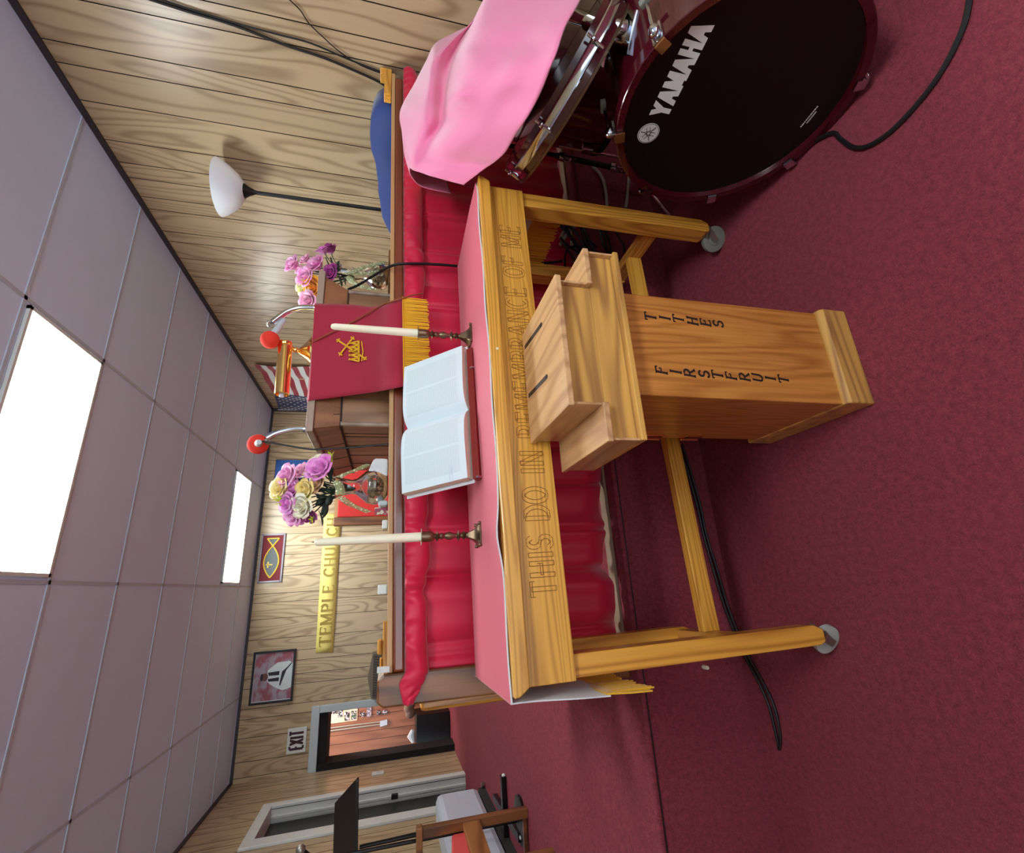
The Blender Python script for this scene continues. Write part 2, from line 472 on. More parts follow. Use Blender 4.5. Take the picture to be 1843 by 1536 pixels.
mb = MB(); mb.box((XL,YR-.0025,ZP-.0225),(XR,YR+.006,ZP-.0185)); struct(mb,'trim_7',MT['black'])

xs = [XL,-1.013,.127,1.277,XR]; ys = [YF]+[2.736+.597*k for k in range(-11,6)]+[YB]
mb = MB(); B = .009
for i in range(len(xs)-1):
    for j in range(len(ys)-1):
        a,b,c,d = xs[i]+B, xs[i+1]-B, ys[j]+B, ys[j+1]-B
        mb.mi = 0; mb.face([V((a,c,ZC+.004)),V((a,d,ZC+.004)),V((b,d,ZC+.004)),V((b,c,ZC+.004))])
mb.mi = 1
for x in xs: mb.box((x-B,YF,ZC-.001),(x+B,YB,ZC+.006))
for y in ys: mb.box((XL,y-B,ZC-.001),(XR,y+B,ZC+.006))
mb.mi = 0; mb.box((XL-.2,YF-.1,ZC+.008),(XR+.2,YB+.1,ZC+.05))
struct(mb, 'ceiling', [MT['tile'],MT['tbar']], recalc=False)
mb = MB(); mb.box((XL,YB-.012,ZC-.03),(XR,YB,ZC-.001)); struct(mb,'trim_1',MT['trimdark'])
mb = MB(); mb.box((XR-.012,YF,ZC-.03),(XR,YB-.012,ZC-.001)); struct(mb,'trim_2',MT['trimdark'])
mb = MB(); mb.box((XL,YF,ZC-.03),(XL+.012,YB-.012,ZC-.001)); struct(mb,'trim_3',MT['trimdark'])
mb = MB(); mb.box((XR-.035,YB-.035,ZP),(XR,YB-.012,ZC-.03)); struct(mb,'trim_4',MT['trimdark'])

def troffer(x0,y0,label):
    x1 = x0+1.15; y1 = y0+.597
    r = thing('ceiling_light', label, 'ceiling light', ((x0+x1)/2,(y0+y1)/2,ZC), 'fluorescent ceiling panels')
    mb = MB(); a = .022
    for lo,hi in (((x0+a,y0+a),(x1-a,y0+a+.016)),((x0+a,y1-a-.016),(x1-a,y1-a)),((x0+a,y0+a),(x0+a+.016,y1-a)),((x1-a-.016,y0+a),(x1-a,y1-a))):
        mb.box((lo[0],lo[1],ZC-.012),(hi[0],hi[1],ZC+.003))
    part(mb,'frame',MT['white'],r)
    mb = MB(); mb.box((x0+a+.014,y0+a+.014,ZC-.008),(x1-a-.014,y1-a-.014,ZC+.002))
    part(mb,'diffuser',MT['diffuser'],r)
troffer(.127,2.139,'large glowing fluorescent ceiling panel nearest, partly cut off by the frame')
troffer(.127,5.124,'smaller looking glowing fluorescent ceiling panel near the far wall')
troffer(.127,-.846,'glowing fluorescent ceiling panel above and behind the viewer')

# doorway in the far wall: pale trim, black reveal, little brown room behind
mb = MB()
mb.box((-1.80,YB-.025,DZ),(DX1+.075,YB,DZ+.085)); mb.box((DX1,YB-.025,ZP),(DX1+.075,YB,DZ))
struct(mb,'trim_5',MT['bluegrey'],bev=.006)
mb = MB()
mb.box((DX0-.065,YB-.02,ZP),(DX0,YB+.22,DZ)); mb.box((DX0-.065,YB,DZ-.09),(DX1+.05,YB+.35,DZ+.02)); mb.box((DX1,YB,ZP),(DX1+.03,YB+.12,DZ))
struct(mb,'door_1',plain('matt_black_jamb',sr(12,12,14),.85))
RY = 7.5                                            # far wall of the little room
mb = plank_wall(lambda s,z,d: V((s, RY+d*D, z)), grooves(-1.6,-2.9,.2), -2.9, .2, lambda s: [(0,2.5)], 1)
struct(mb,'wall_hall',[MT['panel_red'],MT['groove']],recalc=False)
mb = MB(); mb.box((-2.95,YB+.05,0),(-2.9,RY,2.5)); struct(mb,'wall_hall_left',MT['panel_red'])
mb = MB(); mb.box((.2,YB+.05,0),(.25,RY,2.5)); struct(mb,'wall_hall_right',MT['panel_red'])
mb = MB(); mb.box((-2.95,YB+.05,2.5),(.25,RY+.05,2.55)); struct(mb,'ceiling_hall',MT['tile'])
ld = bpy.data.lights.new('hall_lamp','AREA'); ld.energy = ROOM_W; ld.size = .6; ld.color = (1,.9,.8)
lo = bpy.data.objects.new('hall_lamp', ld); COL.objects.link(lo); lo.location = (-1.1,6.9,2.45)
lo['kind'] = 'structure'
# cream board with snapshots, wall box and pale conduits in the little room
def rY(x,y,dy=.012): return pY(x,y,RY-dy)
def quadY(a,b,c,d,Y,th):     # flat board through four picture points on plane Y
    mb = MB(); P4 = [pY(q[0],q[1],Y) for q in (a,b,c,d)]
    mb.prism(P4,(0,th,0)); return mb, sum(P4,V((0,0,0)))/4
mb,c = quadY((574,1306),(573,1262),(644,1258),(643,1297),RY-.012,.01)
single(mb,'pinboard',plain('cream_board',sr(232,200,172),.7),'cream pinboard of snapshots seen through the exit doorway','pinboard',c)
snap = [((595,1268),(607,1286),'dark snapshot nearest the top of the cream pinboard'),((608,1278),(617,1292),'snapshot with a pale face, second along the cream pinboard'),
        ((620,1269),(628,1279),'small snapshot at the inner edge of the cream pinboard'),((620,1282),(629,1298),'greyish portrait snapshot at the lower edge of the cream pinboard'),
        ((632,1280),(641,1296),'black and white snapshot at the lower end of the cream pinboard'),
        ((648,1283),(656,1291),'first snapshot on brown panelling below the cream pinboard'),((660,1270),(668,1291),'pale snapshot on the brown panelling past the pinboard'),
        ((678,1280),(685,1288),'dark square snapshot low on the brown hall panelling'),((688,1279),(697,1287),'lowest small snapshot on the brown hall panelling')]
pm = []
for k,(c1,c2) in enumerate(((30,24),(48,60),(74,62),(20,30),(44,80),(26,24),(120,110),(24,30),(70,66))):
    n = N('snapshot_print_%s' % 'abcdefghi'[k]); f = n.noise(n.coords((1,1,1)), 55, 2)
    n.set(Base_Color=n.mix(n.math('GREATER_THAN',f,.54), sr(c1,c2,c1+8), sr(214,190,196)), Roughness=.4); pm.append(n.m)
for k,(a,b,lab) in enumerate(snap):
    mb,c = quadY((a[0],a[1]),(b[0],a[1]-1),(b[0],b[1]-1),(a[0],b[1]),RY-.018,.004)
    single(mb,'snapshot',pm[k],lab,'photograph',c,'snapshots on the hall wall')
mb = MB()
for dx in (0,5): mb.tube([rY(572+1.2*dx*0,1314+dx), rY(640,1305+dx), rY(690,1299+dx*.9)], .008, 6)
single(mb,'conduit',MT['greycable'],'pair of pale pipes running down the brown hall wall','pipe',rY(630,1308))
mb,c = quadY((684,1299),(697,1296),(697,1305),(684,1309),RY-.03,.03)
single(mb,'switch_box',MT['silver'],'small white wall box at the foot of the pale pipes','switch',c)
# black crate and bits of clutter on the hall floor
mb = MB(); p = pY(748,1345,6.75); q = pY(748,1284,6.75)
mb.box((p.x,6.62,ZP),(q.x,7.0,p.z)); single(mb,'crate',MT['black'],'black box standing on the floor just inside the exit doorway','box',(q.x-.1,6.8,ZP),bev=.01)
mb = MB(); zt = p.z
path = [(p.x+.06,6.72,zt+.03),(p.x+.12,6.75,zt+.06),(p.x+.19,6.74,zt+.035)]
mb.tube(path,[.02,.045,.02],8); single(mb,'paper_wad',MT['lining'],'crumpled white paper on top of the black box in the doorway','paper',(p.x+.12,6.74,zt))
mb = MB(); a = pY(724,1280,6.9)
for k in range(4): mb.ball((a.x-.03+.05*k,6.9,zt+.06+.02*(k%2)),.07,(1,.8,.9))
single(mb,'bag',plain('brown_paper_bag',sr(128,104,92),.8,var=.3),'crumpled brown bag piled on the black box in the doorway','bag',(a.x,6.9,zt))

# doorway in the left wall: white casing, deep white jamb, dark pane beyond
mb = MB()
mb.box((XL,LY1,ZP),(XL+.022,LY1+.085,LZ+.085)); mb.box((XL,LY0-.125,ZP),(XL+.022,LY0,LZ+.085)); mb.box((XL,LY0,LZ),(XL+.022,LY1,LZ+.085))
struct(mb,'trim_6',MT['white'],bev=.004)
mb = MB()
mb.box((XL-.11,LY1,ZP),(XL,LY1+.03,LZ)); mb.box((XL-.07,LY1-.02,ZP),(XL-.05,LY1,LZ)); mb.box((XL-.095,LY1-.012,ZP),(XL-.085,LY1,LZ))
mb.box((XL-.11,LY0-.03,ZP),(XL,LY0,LZ)); mb.box((XL-.11,LY0-.03,LZ),(XL,LY1+.03,LZ+.03))
d2 = struct(mb,'door_2',MT['white'],bev=.002)
mb = MB(); mb.box((XL-.14,LY0-.03,ZP),(XL-.11,LY1+.03,LZ+.03)); spart(mb,'door_panel',plain('dark_grey_door',sr(44,46,42),.3),d2)
mb = MB(); c = pY(710,1446,LY1-.004); c.x = XL-.058; mb.box((c.x-.02,LY1-.03,c.z-.03),(c.x+.02,LY1,c.z+.03)); spart(mb,'latch',MT['black'],d2,bev=.004)
mb = MB(); c = pX(680,1392,XL+.006); mb.box((XL,c.y-.045,c.z-.06),(XL+.012,c.y+.045,c.z+.06))
r = thing('light_switch','small white switch plate on panelling left of the exit doorway','switch',(XL,c.y,c.z))
part(mb,'plate',MT['white'],r,bev=.003); mb = MB(); mb.box((XL+.012,c.y-.008,c.z-.014),(XL+.02,c.y+.008,c.z+.014)); part(mb,'toggle',MT['silver'],r)
# ------------------------------------------------------------------ lettering as strokes
def arc(cx,cy,rx,ry,a0,a1,n=10):
    return [(cx+rx*math.cos(math.radians(a0+(a1-a0)*k/n)), cy+ry*math.sin(math.radians(a0+(a1-a0)*k/n))) for k in range(n+1)]
GL = {
 'T':(.74,[[(.37,0),(.37,1)],[(0,1),(.74,1)]]), 'I':(.26,[[(.13,0),(.13,1)]]),
 'H':(.76,[[(.1,0),(.1,1)],[(.66,0),(.66,1)],[(.1,.52),(.66,.52)]]),
 'E':(.62,[[(.1,0),(.1,1)],[(.1,1),(.6,1)],[(.1,.52),(.5,.52)],[(.1,0),(.62,0)]]),
 'F':(.60,[[(.1,0),(.1,1)],[(.1,1),(.6,1)],[(.1,.52),(.5,.52)]]),
 'L':(.58,[[(.1,0),(.1,1)],[(.1,0),(.58,0)]]),
 'S':(.62,[arc(.31,.74,.25,.25,25,270,9)+arc(.31,.25,.28,.25,90,-155,9)]),
 'D':(.74,[[(.1,0),(.1,1)],[(.1,1)]+arc(.28,.5,.42,.5,90,-90,12)+[(.1,0)]]),
 'O':(.80,[arc(.4,.5,.36,.5,0,360,20)]),
 'C':(.74,[arc(.42,.5,.36,.5,45,315,14)]),
 'N':(.78,[[(.1,0),(.1,1)],[(.1,1),(.68,0)],[(.68,0),(.68,1)]]),
 'M':(.92,[[(.1,0),(.1,1)],[(.1,1),(.46,.1)],[(.46,.1),(.82,1)],[(.82,0),(.82,1)]]),
 'A':(.80,[[(.04,0),(.4,1)],[(.4,1),(.76,0)],[(.18,.36),(.62,.36)]]),
 'B':(.68,[[(.1,0),(.1,1)],[(.1,1)]+arc(.36,.76,.24,.24,90,-90,8)+[(.1,.52)],[(.1,.52)]+arc(.36,.26,.28,.26,90,-90,8)+[(.1,0)]]),
 'R':(.72,[[(.1,0),(.1,1)],[(.1,1)]+arc(.36,.75,.26,.25,90,-90,8)+[(.1,.5)],[(.34,.5),(.70,0)]]),
 'P':(.68,[[(.1,0),(.1,1)],[(.1,1)]+arc(.36,.74,.26,.26,90,-90,8)+[(.1,.48)]]),
 'U':(.76,[[(.1,1),(.1,.32)]+arc(.38,.3,.28,.3,180,360,10)+[(.66,1)]]),
 'Y':(.76,[[(.38,0),(.38,.46)],[(.38,.46),(.02,1)],[(.38,.46),(.74,1)]]),
 'X':(.74,[[(.04,0),(.7,1)],[(.04,1),(.7,0)]]), ' ':(.42,[])}
def seg_quad(mb, a, b, hw, th, T, block=False, tk=.001):
    a = V((a[0],a[1],0)); b = V((b[0],b[1],0)); d = b-a
    if d.length < 1e-6: return
    if block:
        n = V((1,0,0)) if abs(d.y) > .25*abs(d.x) else V((0,1,0))
        k = hw if n.x == 0 else hw/max(.35, abs(d.normalized().y))
        n = n*k; e = V((0,0,0))
    else:
        d.normalize(); n = V((-d.y,d.x,0))*hw; e = d*hw*.6
    q = [a-n-e, b-n+e, b+n+e, a+n-e]; SK[0] = (SK[0]+1)%24; tk = tk*(1+.018*SK[0])
    mb.hexa([T(p.x,p.y,0) for p in q]+[T(p.x,p.y,tk) for p in q])
SK = [0]
def write(mb, text, T, h, w=.10, w2=.055, serif=True, outline=False, block=False, gap=.16, tk=.001, slant=0, fit=None):
    """strokes of text; T(x,y,z) maps letter space (metres) to the place"""
    tot = sum(GL[c][0]+gap for c in text)-gap
    kx = h if fit is None else fit/tot
    x = 0
    for c in text:
        adv, st = GL[c]
        for pl in st:
            for a,b in zip(pl, pl[1:]):
                vert = abs(b[1]-a[1]) > .35*abs(b[0]-a[0])
                A = ((x+a[0])*kx+slant*a[1]*h, a[1]*h); B2 = ((x+b[0])*kx+slant*b[1]*h, b[1]*h)
                hw = (w if vert else w2)*h/2
                if outline:
                    dx,dy = B2[0]-A[0],B2[1]-A[1]; L = math.hypot(dx,dy) or 1
                    nx,ny = -dy/L*hw, dx/L*hw; lw = .0008
                    for s_ in (1,-1): seg_quad(mb,(A[0]+nx*s_,A[1]+ny*s_),(B2[0]+nx*s_,B2[1]+ny*s_),lw,0,T,tk=tk)
                    if len(pl) == 2:
                        for E_ in (A,B2): seg_quad(mb,(E_[0]+nx,E_[1]+ny),(E_[0]-nx,E_[1]-ny),lw,0,T,tk=tk)
                else: seg_quad(mb, A, B2, hw, 0, T, block, tk)
            if serif and len(pl) == 2:
                for q in pl:
                    if abs(pl[0][0]-pl[1][0]) < .5 and q[1] in (0,1):
                        X = (x+q[0])*kx+slant*q[1]*h; Y = q[1]*h
                        seg_quad(mb,(X-.10*kx,Y),(X+.10*kx,Y),.0008 if outline else w2*h/2,0,T,tk=tk)
                    elif q[1] == pl[1-pl.index(q)][1] and q is pl[-1] or (c == 'T' and q[1] == 1 and pl[0][1] == pl[1][1]):
                        X = (x+q[0])*kx+slant*q[1]*h; Y = q[1]*h; s_ = -1 if q[1] == 1 else 1
                        seg_quad(mb,(X,Y),(X,Y+s_*.14*h),.0008 if outline else w2*h/2,0,T,tk=tk)
        x += adv+gap
    return tot*kx

# ------------------------------------------------------------------ communion table on casters
TO = V((-.222,1.052,0)); a_ = math.radians(1.7); ti = .0096
TM = frame(TO, (math.cos(a_),math.sin(a_),ti), (-math.sin(a_),math.cos(a_),0)); TI = TM.inverted()
TL, TD, TZ = 1.448, .44, .940; SZ0,SZ1 = .258,.312
tb = thing('communion_table','long golden oak communion table on casters with carved lettering along its front','table',TM)
mb = MB(); mb.prism([(0,0,TZ),(TL,0,TZ),(TL-.002,0,TZ-.012),(TL-.018,0,TZ-.035),(.018,0,TZ-.035),(.002,0,TZ-.012)],(0,TD,0))
part(mb,'tabletop',MT['oak'],tb,world=False,bev=.003)
mb = MB(); mb.box((.014,.025,.791),(TL-.011,.037,.9045)); ap = part(mb,'front_apron',MT['oak'],tb,world=False,bev=.002,label='carved front board of golden oak')
mb = MB()
for x in (.03,TL-.05): mb.box((x,.095,.80),(x+.02,.36,.9045))
mb.box((.067,.395,.80),(TL-.067,.413,.9045)); part(mb,'rear_apron',MT['oak'],tb,world=False,bev=.002)
for x0,x1 in ((.018,.067),(TL-.060,TL-.006)):
    for y0,zb in ((.0375,.078),(.36,SZ0-.004)):
        mb = MB(); mb.prism([(x0,y0,.9045),(x1,y0,.9045),(x1,y0,zb+.027),(x1-.012,y0,zb),(x0+.008,y0,zb),(x0,y0,zb+.017)],(0,.058,0))
        part(mb,'leg',MT['oakz'],tb,world=False,bev=.002)
for x in (.026,TL-.050):
    mb = MB(); mb.box((x,.0955,SZ0),(x+.034,.36,SZ1)); part(mb,'side_stretcher',MT['oaky'],tb,world=False,bev=.002)
mb = MB(); mb.box((.060,.218,SZ0+.001),(TL-.050,.248,SZ1-.001)); part(mb,'centre_stretcher',MT['oak'],tb,world=False,bev=.002)
def caster(x,y,drop,yaw,mat):
    T = Matrix.Translation((x,y,.078)) @ Matrix.Rotation(yaw,4,'Z'); z = -.078-drop
    mb = MB()
    mb.box((-.02,-.02,-.005),(.02,.02,-.0),T); mb.lathe([(.012,-.016),(.012,-.005)],T@V((0,0,0)),(0,0,1),12)
    for s in (-1,1):
        mb.prism([T@V(q) for q in ((-.016,s*.015,-.014),(.016,s*.015,-.014),(.034,s*.015,-.045),(.018,s*.015,-.056),(.0,s*.015,-.03))], T.to_3x3()@V((0,s*.003,0)))
    c = part(mb,'caster',MT['steel'],tb,world=False)
    mb = MB(); r = (.078+drop)*.5; cc = T@V((.02,0,z+r)); ax = T.to_3x3()@V((0,1,0))
    mb.lathe([(.004,-.0125),(r*.45,-.0125),(r*.5,-.009),(r*.82,-.009),(r,-.007),(r,.007),(r*.82,.009),(r*.5,.009),(r*.45,.0125),(.004,.0125)],cc,ax,28)
    part(mb,'wheel',mat,tb,parent=c,world=False,label='pale grey caster wheel')
caster(.043,.066,.0,PI-.5,MT['clearwheel']); caster(TL-.033,.066,.0137,2.45,MT['rubber'])
xa = (TI@pY(982,1074,1.078)).x; xb = (TI@pY(920,408,1.115)).x
def words(text, x0, width, gap, draw):      # each word of a line is a piece of its own
    adv = lambda s: sum(GL[c][0]+gap for c in s)
    k = width/(adv(text)-gap); x = x0
    for wd in text.split(' '):
        draw(wd, x, (adv(wd)-gap)*k); x += (adv(wd)+adv(' '))*k
def carve(wd, x0, fit):
    mb = MB(); write(mb,wd,lambda x,y,z: V((x0+x,.0252-z,.816+y)),.061,w=.17,w2=.10,outline=True,gap=.2,tk=.0007,fit=fit)
    part(mb,'carved_word',MT['carved'],tb,parent=ap,world=False,label='outlined carved word '+wd)
words('THIS DO IN REMEMBRANCE OF ME',xa,xb-xa,.2,carve)
mb = MB(); p = TI@pY(890,625,1.07); mb.lathe([(.004,0),(.004,.001)],(p.x,0.0005,TZ-.018),(0,-1,0),10); part(mb,'wood_filler_dot',MT['cream'],tb,world=False)

# cloth lying over the table: rose red outside, white lining, golden fringe at both ends
cl = thing('table_cover','rose red cloth with white lining and gold fringe laid along the communion table','tablecloth',TM@Matrix.Translation((0,0,TZ)))
def kink(x,y):
    k = math.exp(-((x-.335)/.05)**2)*max(0,1-(y-.016)/.10)
    return .009*k + .0012*math.sin(x*21)*max(0,1-(y-.02)/.2)
XC0,XC1 = -.010,TL+.006
zc = (TI@pX(1112,1243,-.235)).z; zf = (TI@pX(1196,1232,-.235)).z
mb = MB(); nx = 60; ny = 8
def topp(i,j,dz):
    x = XC0+(XC1-XC0)*i/nx; t = j/ny
    fr = .016+.006*math.sin(x*5+1)+.012*max(0,(x-TL+.06)/.06)**2
    y = fr+(TD+.004-fr)*t
    if abs(x-.335) < .15 and j < 3: y += -.006*math.exp(-((x-.335)/.04)**2)*(1-j/3)
    return V((x,y,TZ+.0008+dz+kink(x,y)))
mb.grid([[topp(i,j,.004) for j in range(ny+1)] for i in range(nx+1)])
mb.mi = 1
mb.grid([[topp(i,0,.004) for i in range(nx+1)],[topp(i,0,0) for i in range(nx+1)]])
mb.grid([[topp(i,ny,.004) for i in range(nx+1)],[topp(i,ny,0) for i in range(nx+1)]])
for s,x in ((-1,XC0),(1,XC1)):
    def dp(j,k,o):
        y = topp(0,j,0).y if s < 0 else .13+(TD+.004-.13)*j/ny; z = TZ+.0048+(zc-TZ-.0048)*k/10
        return V((x+s*(.001+.010*(k/10)**1.3*(1+.5*math.sin(y*26)))+o*s, y+.004*math.sin(k*.7+j), z))
    mb.mi = 0; mb.grid([[dp(j,k,.0015) for j in range(ny+1)] for k in range(11)])
    mb.mi = 1; mb.grid([[dp(j,k,-.0015) for j in range(ny+1)] for k in range(11)])
    for j in (0,ny): mb.grid([[dp(j,k,.0015) for k in range(11)],[dp(j,k,-.0015) for k in range(11)]])
part(mb,'cloth',[MT['pinktop'],MT['lining']],cl,parent=None,world=False,recalc=False) if False else None
o = finish(mb,'cloth',[MT['pinktop'],MT['lining']],inv=Matrix.Translation((0,0,-TZ)),ang=50); o.parent = cl; o['label'] = 'rose red cover with white underside'
for s,x in ((-1,XC0),(1,XC1)):
    mb = MB(); rnd = random.Random(5+s)
    y = .03 if s < 0 else .13
    while y < TD:
        L = (zc-zf)*(1+rnd.uniform(-.10,.05)); dx = s*.012+rnd.uniform(-.003,.003); dy = rnd.uniform(-.004,.004)
        mb.tube([(x+s*.010,y,zc+.004),(x+dx,y+dy*.4,zc-L*.5),(x+dx+s*.002,y+dy,zc-L)],.0022,4); y += .0042
    mb.box((x+s*.010-.002,.028 if s < 0 else .13,zc-.012),(x+s*.010+.002,TD,zc+.006))
    o = finish(mb,'fringe',MT['gold'],inv=Matrix.Translation((0,0,-TZ))); o.parent = cl; o['label'] = 'gold fringe'

# ------------------------------------------------------------------ tithes box in front of the table
bx = thing('offering_box','upright oak offering box with a stepped cross-shaped top and two money slots','offering box',(.513,1.0,0))
mb = MB(); mb.prism([(.376,y,z) for y,z in ((.833,0),(.833,.076),(.838,.083),(.846,.086),(1.19,.086),(1.19,0))],(.275,0,0))
part(mb,'base',MT['honeyx'],bx,bev=.004)
mb = MB(); mb.box((.3785,.850,.086),(.6455,1.155,.684)); body = part(mb,'column',MT['honey'],bx,bev=.0025)
mb = MB(); mb.box((.268,.834,.697),(.727,1.087,.7605)); mb.box((.345,.834,.7605),(.637,1.084,.8385))
part(mb,'cross_front',MT['honeyx'],bx,bev=.0015,label='cross-shaped oak head of the box')
mb = MB(); mb.box((.262,.816,.6835),(.735,1.09,.697)); part(mb,'tray_board',MT['honeyx'],bx,bev=.002)
for x0,x1 in ((.258,.3445),(.6375,.735)):
    mb = MB(); mb.box((x0,.816,.7605),(x1,1.09,.7745)); part(mb,'step_lid',MT['honeyend'],bx,bev=.002)
for x0,x1 in ((.2625,.268),(.727,.7325)):
    mb = MB(); mb.box((x0,.822,.697),(x1,1.088,.7605)); part(mb,'end_board',MT['honeyend'],bx,bev=.001)
for x0,x1 in ((.3395,.345),(.637,.6425)):
    mb = MB(); mb.box((x0,.822,.7745),(x1,1.086,.8385)); part(mb,'end_board',MT['honeyend'],bx,bev=.001)
mb = MB(); mb.box((.333,.814,.8385),(.650,1.089,.853)); lid = part(mb,'lid',MT['honeyend'],bx,bev=.0025,label='lid with two slots')
for (xa_,ya_),(xb_,yb_) in (((.602,1.071),(.588,.928)),((.459,1.071),(.447,.923))):
    mb = MB(); mb.bar((xa_,ya_,.8533),(xb_,yb_,.8533),.011,.0012); mb.lathe([(.0055,-.0006),(.0055,.0006)],(xb_,yb_,.8533),(0,0,1),12)
    part(mb,'slot',MT['black'],bx,parent=lid,label='dark money slot')
def stack(word, pts, h, nm):
    mb = MB()
    for c,(ix,iy) in zip(word,pts):
        p = pY(ix,iy,.8495); wd = GL[c][0]*h*.95
        write(mb,c,lambda x,y,z: V((p.x-wd/2+x,.8497-z,p.z-h/2+y)),h,w=.17,w2=.10,slant=.13,tk=.0008,fit=wd)
    part(mb,nm,MT['ink'],bx,parent=body,label='dark letters spelling '+word+' downwards')
c5 = lambda x,y: (1120+x/3.84, 500+y/3.84)
stack('TITHES',[c5(*q) for q in ((195,275),(295,283),(388,290),(485,303),(575,315),(662,322))],.028,'stencil_word')
stack('FIRSTFRUIT',[c5(*q) for q in ((270,645),(370,655),(465,663),(565,670),(658,677),(752,685),(845,690),(935,695),(1025,700),(1115,708))],.028,'stencil_word')
for z in (.46,.33):
    mb = MB(); mb.box((.374,1.125,z-.03),(.3785,1.157,z+.03)); mb.tube([(.376,1.157,z-.03),(.376,1.157,z+.03)],.005,8)
    part(mb,'hinge',MT['brass'],bx,bev=.001)

# ------------------------------------------------------------------ open Bible on its stand
BT = TZ+.009
bm_ = frame((.503,1.300,BT+.021),(.995,.0998,0),(-.0998*math.cos(.86),.995*math.cos(.86),math.sin(.86)))
st = thing('book_stand','dark red wooden book stand propping the open book on the communion table','book stand',bm_)
mb = MB(); mb.box((-.225,-.026,-.014),(.212,-.004,.012)); part(mb,'ledge',plain('dark_red_wood',sr(132,34,24),.3,Coat_Weight=.3),st,world=False,bev=.002)
mb = MB(); mb.box((-.15,-.004,-.014),(.15,.20,-.0055)); part(mb,'back_board',bpy.data.materials['dark_red_wood'],st,world=False)
for x in (-.1,.1):
    mb = MB(); a = V((x,.17,-.014)); f = bm_.inverted()@V((bm_@a).to_tuple()); g = bm_.inverted()@(lambda q: V((q.x,q.y+.05,BT-.002)))(bm_@a)
    mb.bar(a,g,.02,.012)
    part(mb,'prop',bpy.data.materials['dark_red_wood'],st,world=False)
for x in (-.222,.135):
    mb = MB(); mb.tube([(x,-.028,.0),(x,-.032,.006),(x,-.026,.018),(x,-.018,.016)],.003,6); part(mb,'page_clip',MT['chrome'],st,world=False)
bk = thing('open_book','large open Bible with pale printed pages and cream page edges','book',bm_@Matrix.Translation((0,0,0)))
mb = MB(); mb.box((-.232,-.003,-.005),(.232,.238,0)); part(mb,'cover',MT['lining'],bk,world=False,bev=.002,label='white cover edge')
def pz(x):
    t = abs(x)/.222; b = .036 if x < 0 else .030
    return .003+b*(1-math.exp(-t*9))*(1-.30*t**1.5)
for s,nm in ((-1,'left_pages'),(1,'right_pages')):
    mb = MB(); n = 16
    xs_ = [s*.222*(k/n)**1.3 for k in range(n+1)]
    def edge(x,z): return x - s*.010*(1-z/max(pz(x),1e-4))*0
    mb.mi = 0; mb.grid([[V((x,.003+.230*j/6,pz(x))) for x in xs_] for j in range(7)])
    mb.mi = 1
    for y in (.003,.233): mb.grid([[V((x,y,pz(x)*q/3)) for x in xs_] for q in range(4)])
    x = xs_[-1]; mb.grid([[V((x+s*.006*math.sin(q/3*PI*.5)*(1-q/3),.003+.230*j/6,pz(x)*q/3)) for j in range(7)] for q in range(4)])
    mb.grid([[V((xx,.003,.0002)) for xx in xs_],[V((xx,.233,.0002)) for xx in xs_]])
    part(mb,'page_block',[MT['page'],MT['cream']],bk,world=False,ang=50)
mb = MB(); z = pz(-.205)+.001
mb.tube([(-.170,.052,z+.0008),(-.222,.050,z-.0012),(-.224,.056,z-.0012),(-.224,.060,z-.0012),(-.176,.061,z+.0008),(-.173,.057,z+.0008),(-.176,.054,z+.001),(-.205,.054,z)],.0005,5)
clip_m = bm_
o = single(mb,'paper_clip',MT['silver'],'thin wire paper clip on the left edge of the open book','paper clip',Matrix.Identity(4),recalc=False)
o.data.transform(Matrix.Translation((.2,-.055,-z))); o.matrix_world = bm_@Matrix.Translation((-.2,.055,z))

# ------------------------------------------------------------------ candles and candlesticks
def candlestick(c, top, label):
    hs = top-c.z; k = hs/.165
    r = thing('candlestick',label,'candlestick',c,'pair of brass candlesticks')
    mb = MB(); mb.lathe([(.047,0),(.047,.004),(.030,.008),(.020,.018),(.013,.030),(.010,.036)],c,(0,0,1),4)
    mb.bm.verts.ensure_lookup_table()
    for sx in (-1,1):
        for sy in (-1,1): mb.ball((c.x+sx*.030,c.y+sy*.030,c.z+.004),.006,u=8,v=6)
    part(mb,'foot',MT['bronze'],r,bev=.002)
    mb = MB(); pf = [(.009,.034),(.007,.040),(.014,.045),(.007,.050),(.006,.056),(.016,.061),(.006,.066),(.006,.072),(.012,.085),(.010,.094),(.006,.100),(.010,.108),(.006,.114),(.015,.121),(.006,.126),(.008,.131)]
    mb.lathe([(a,b*k) for a,b in pf],c,(0,0,1),16); part(mb,'stem',MT['bronze'],r)
    mb = MB(); mb.lathe([(.008,.129*k),(.0135,.136*k),(.0145,.142*k),(.0145,hs-.002),(.023,hs-.0015),(.023,hs),(.012,hs)],c,(0,0,1),20); part(mb,'cup',MT['bronze'],r)
    return r
def candle(c, z0, z1, label, dx=0, used=True):
    r = thing('candle',label,'candle',(c.x,c.y,z0),'pair of cream taper candles')
    mb = MB(); L = z1-z0
    mb.tube([(c.x,c.y,z0+.0005),(c.x+dx*.3,c.y,z0+L*.3),(c.x+dx*.7,c.y,z0+L*.75),(c.x+dx,c.y,z1-.012),(c.x+dx,c.y,z1-.003),(c.x+dx,c.y,z1)],[.0128,.0125,.0112,.0100,.0080,.003],16)
    part(mb,'wax',MT['candle'],r)
    mb = MB(); mb.tube([(c.x+dx,c.y,z1-.002),(c.x+dx+.001,c.y,z1+.006)],.0012,5); part(mb,'wick',MT['ink'],r)
TT = lambda p: TZ+.0048+ti*(TI@p).x
c = pZ(863,963,TZ+.008); c.z = TT(c); t = pY(758,968,c.y).z; z1 = pY(566,974,c.y).z
candlestick(c,t,'tarnished brass candlestick left of the open book'); candle(c,t,z1,'cream taper candle in the candlestick left of the open book',-.004)
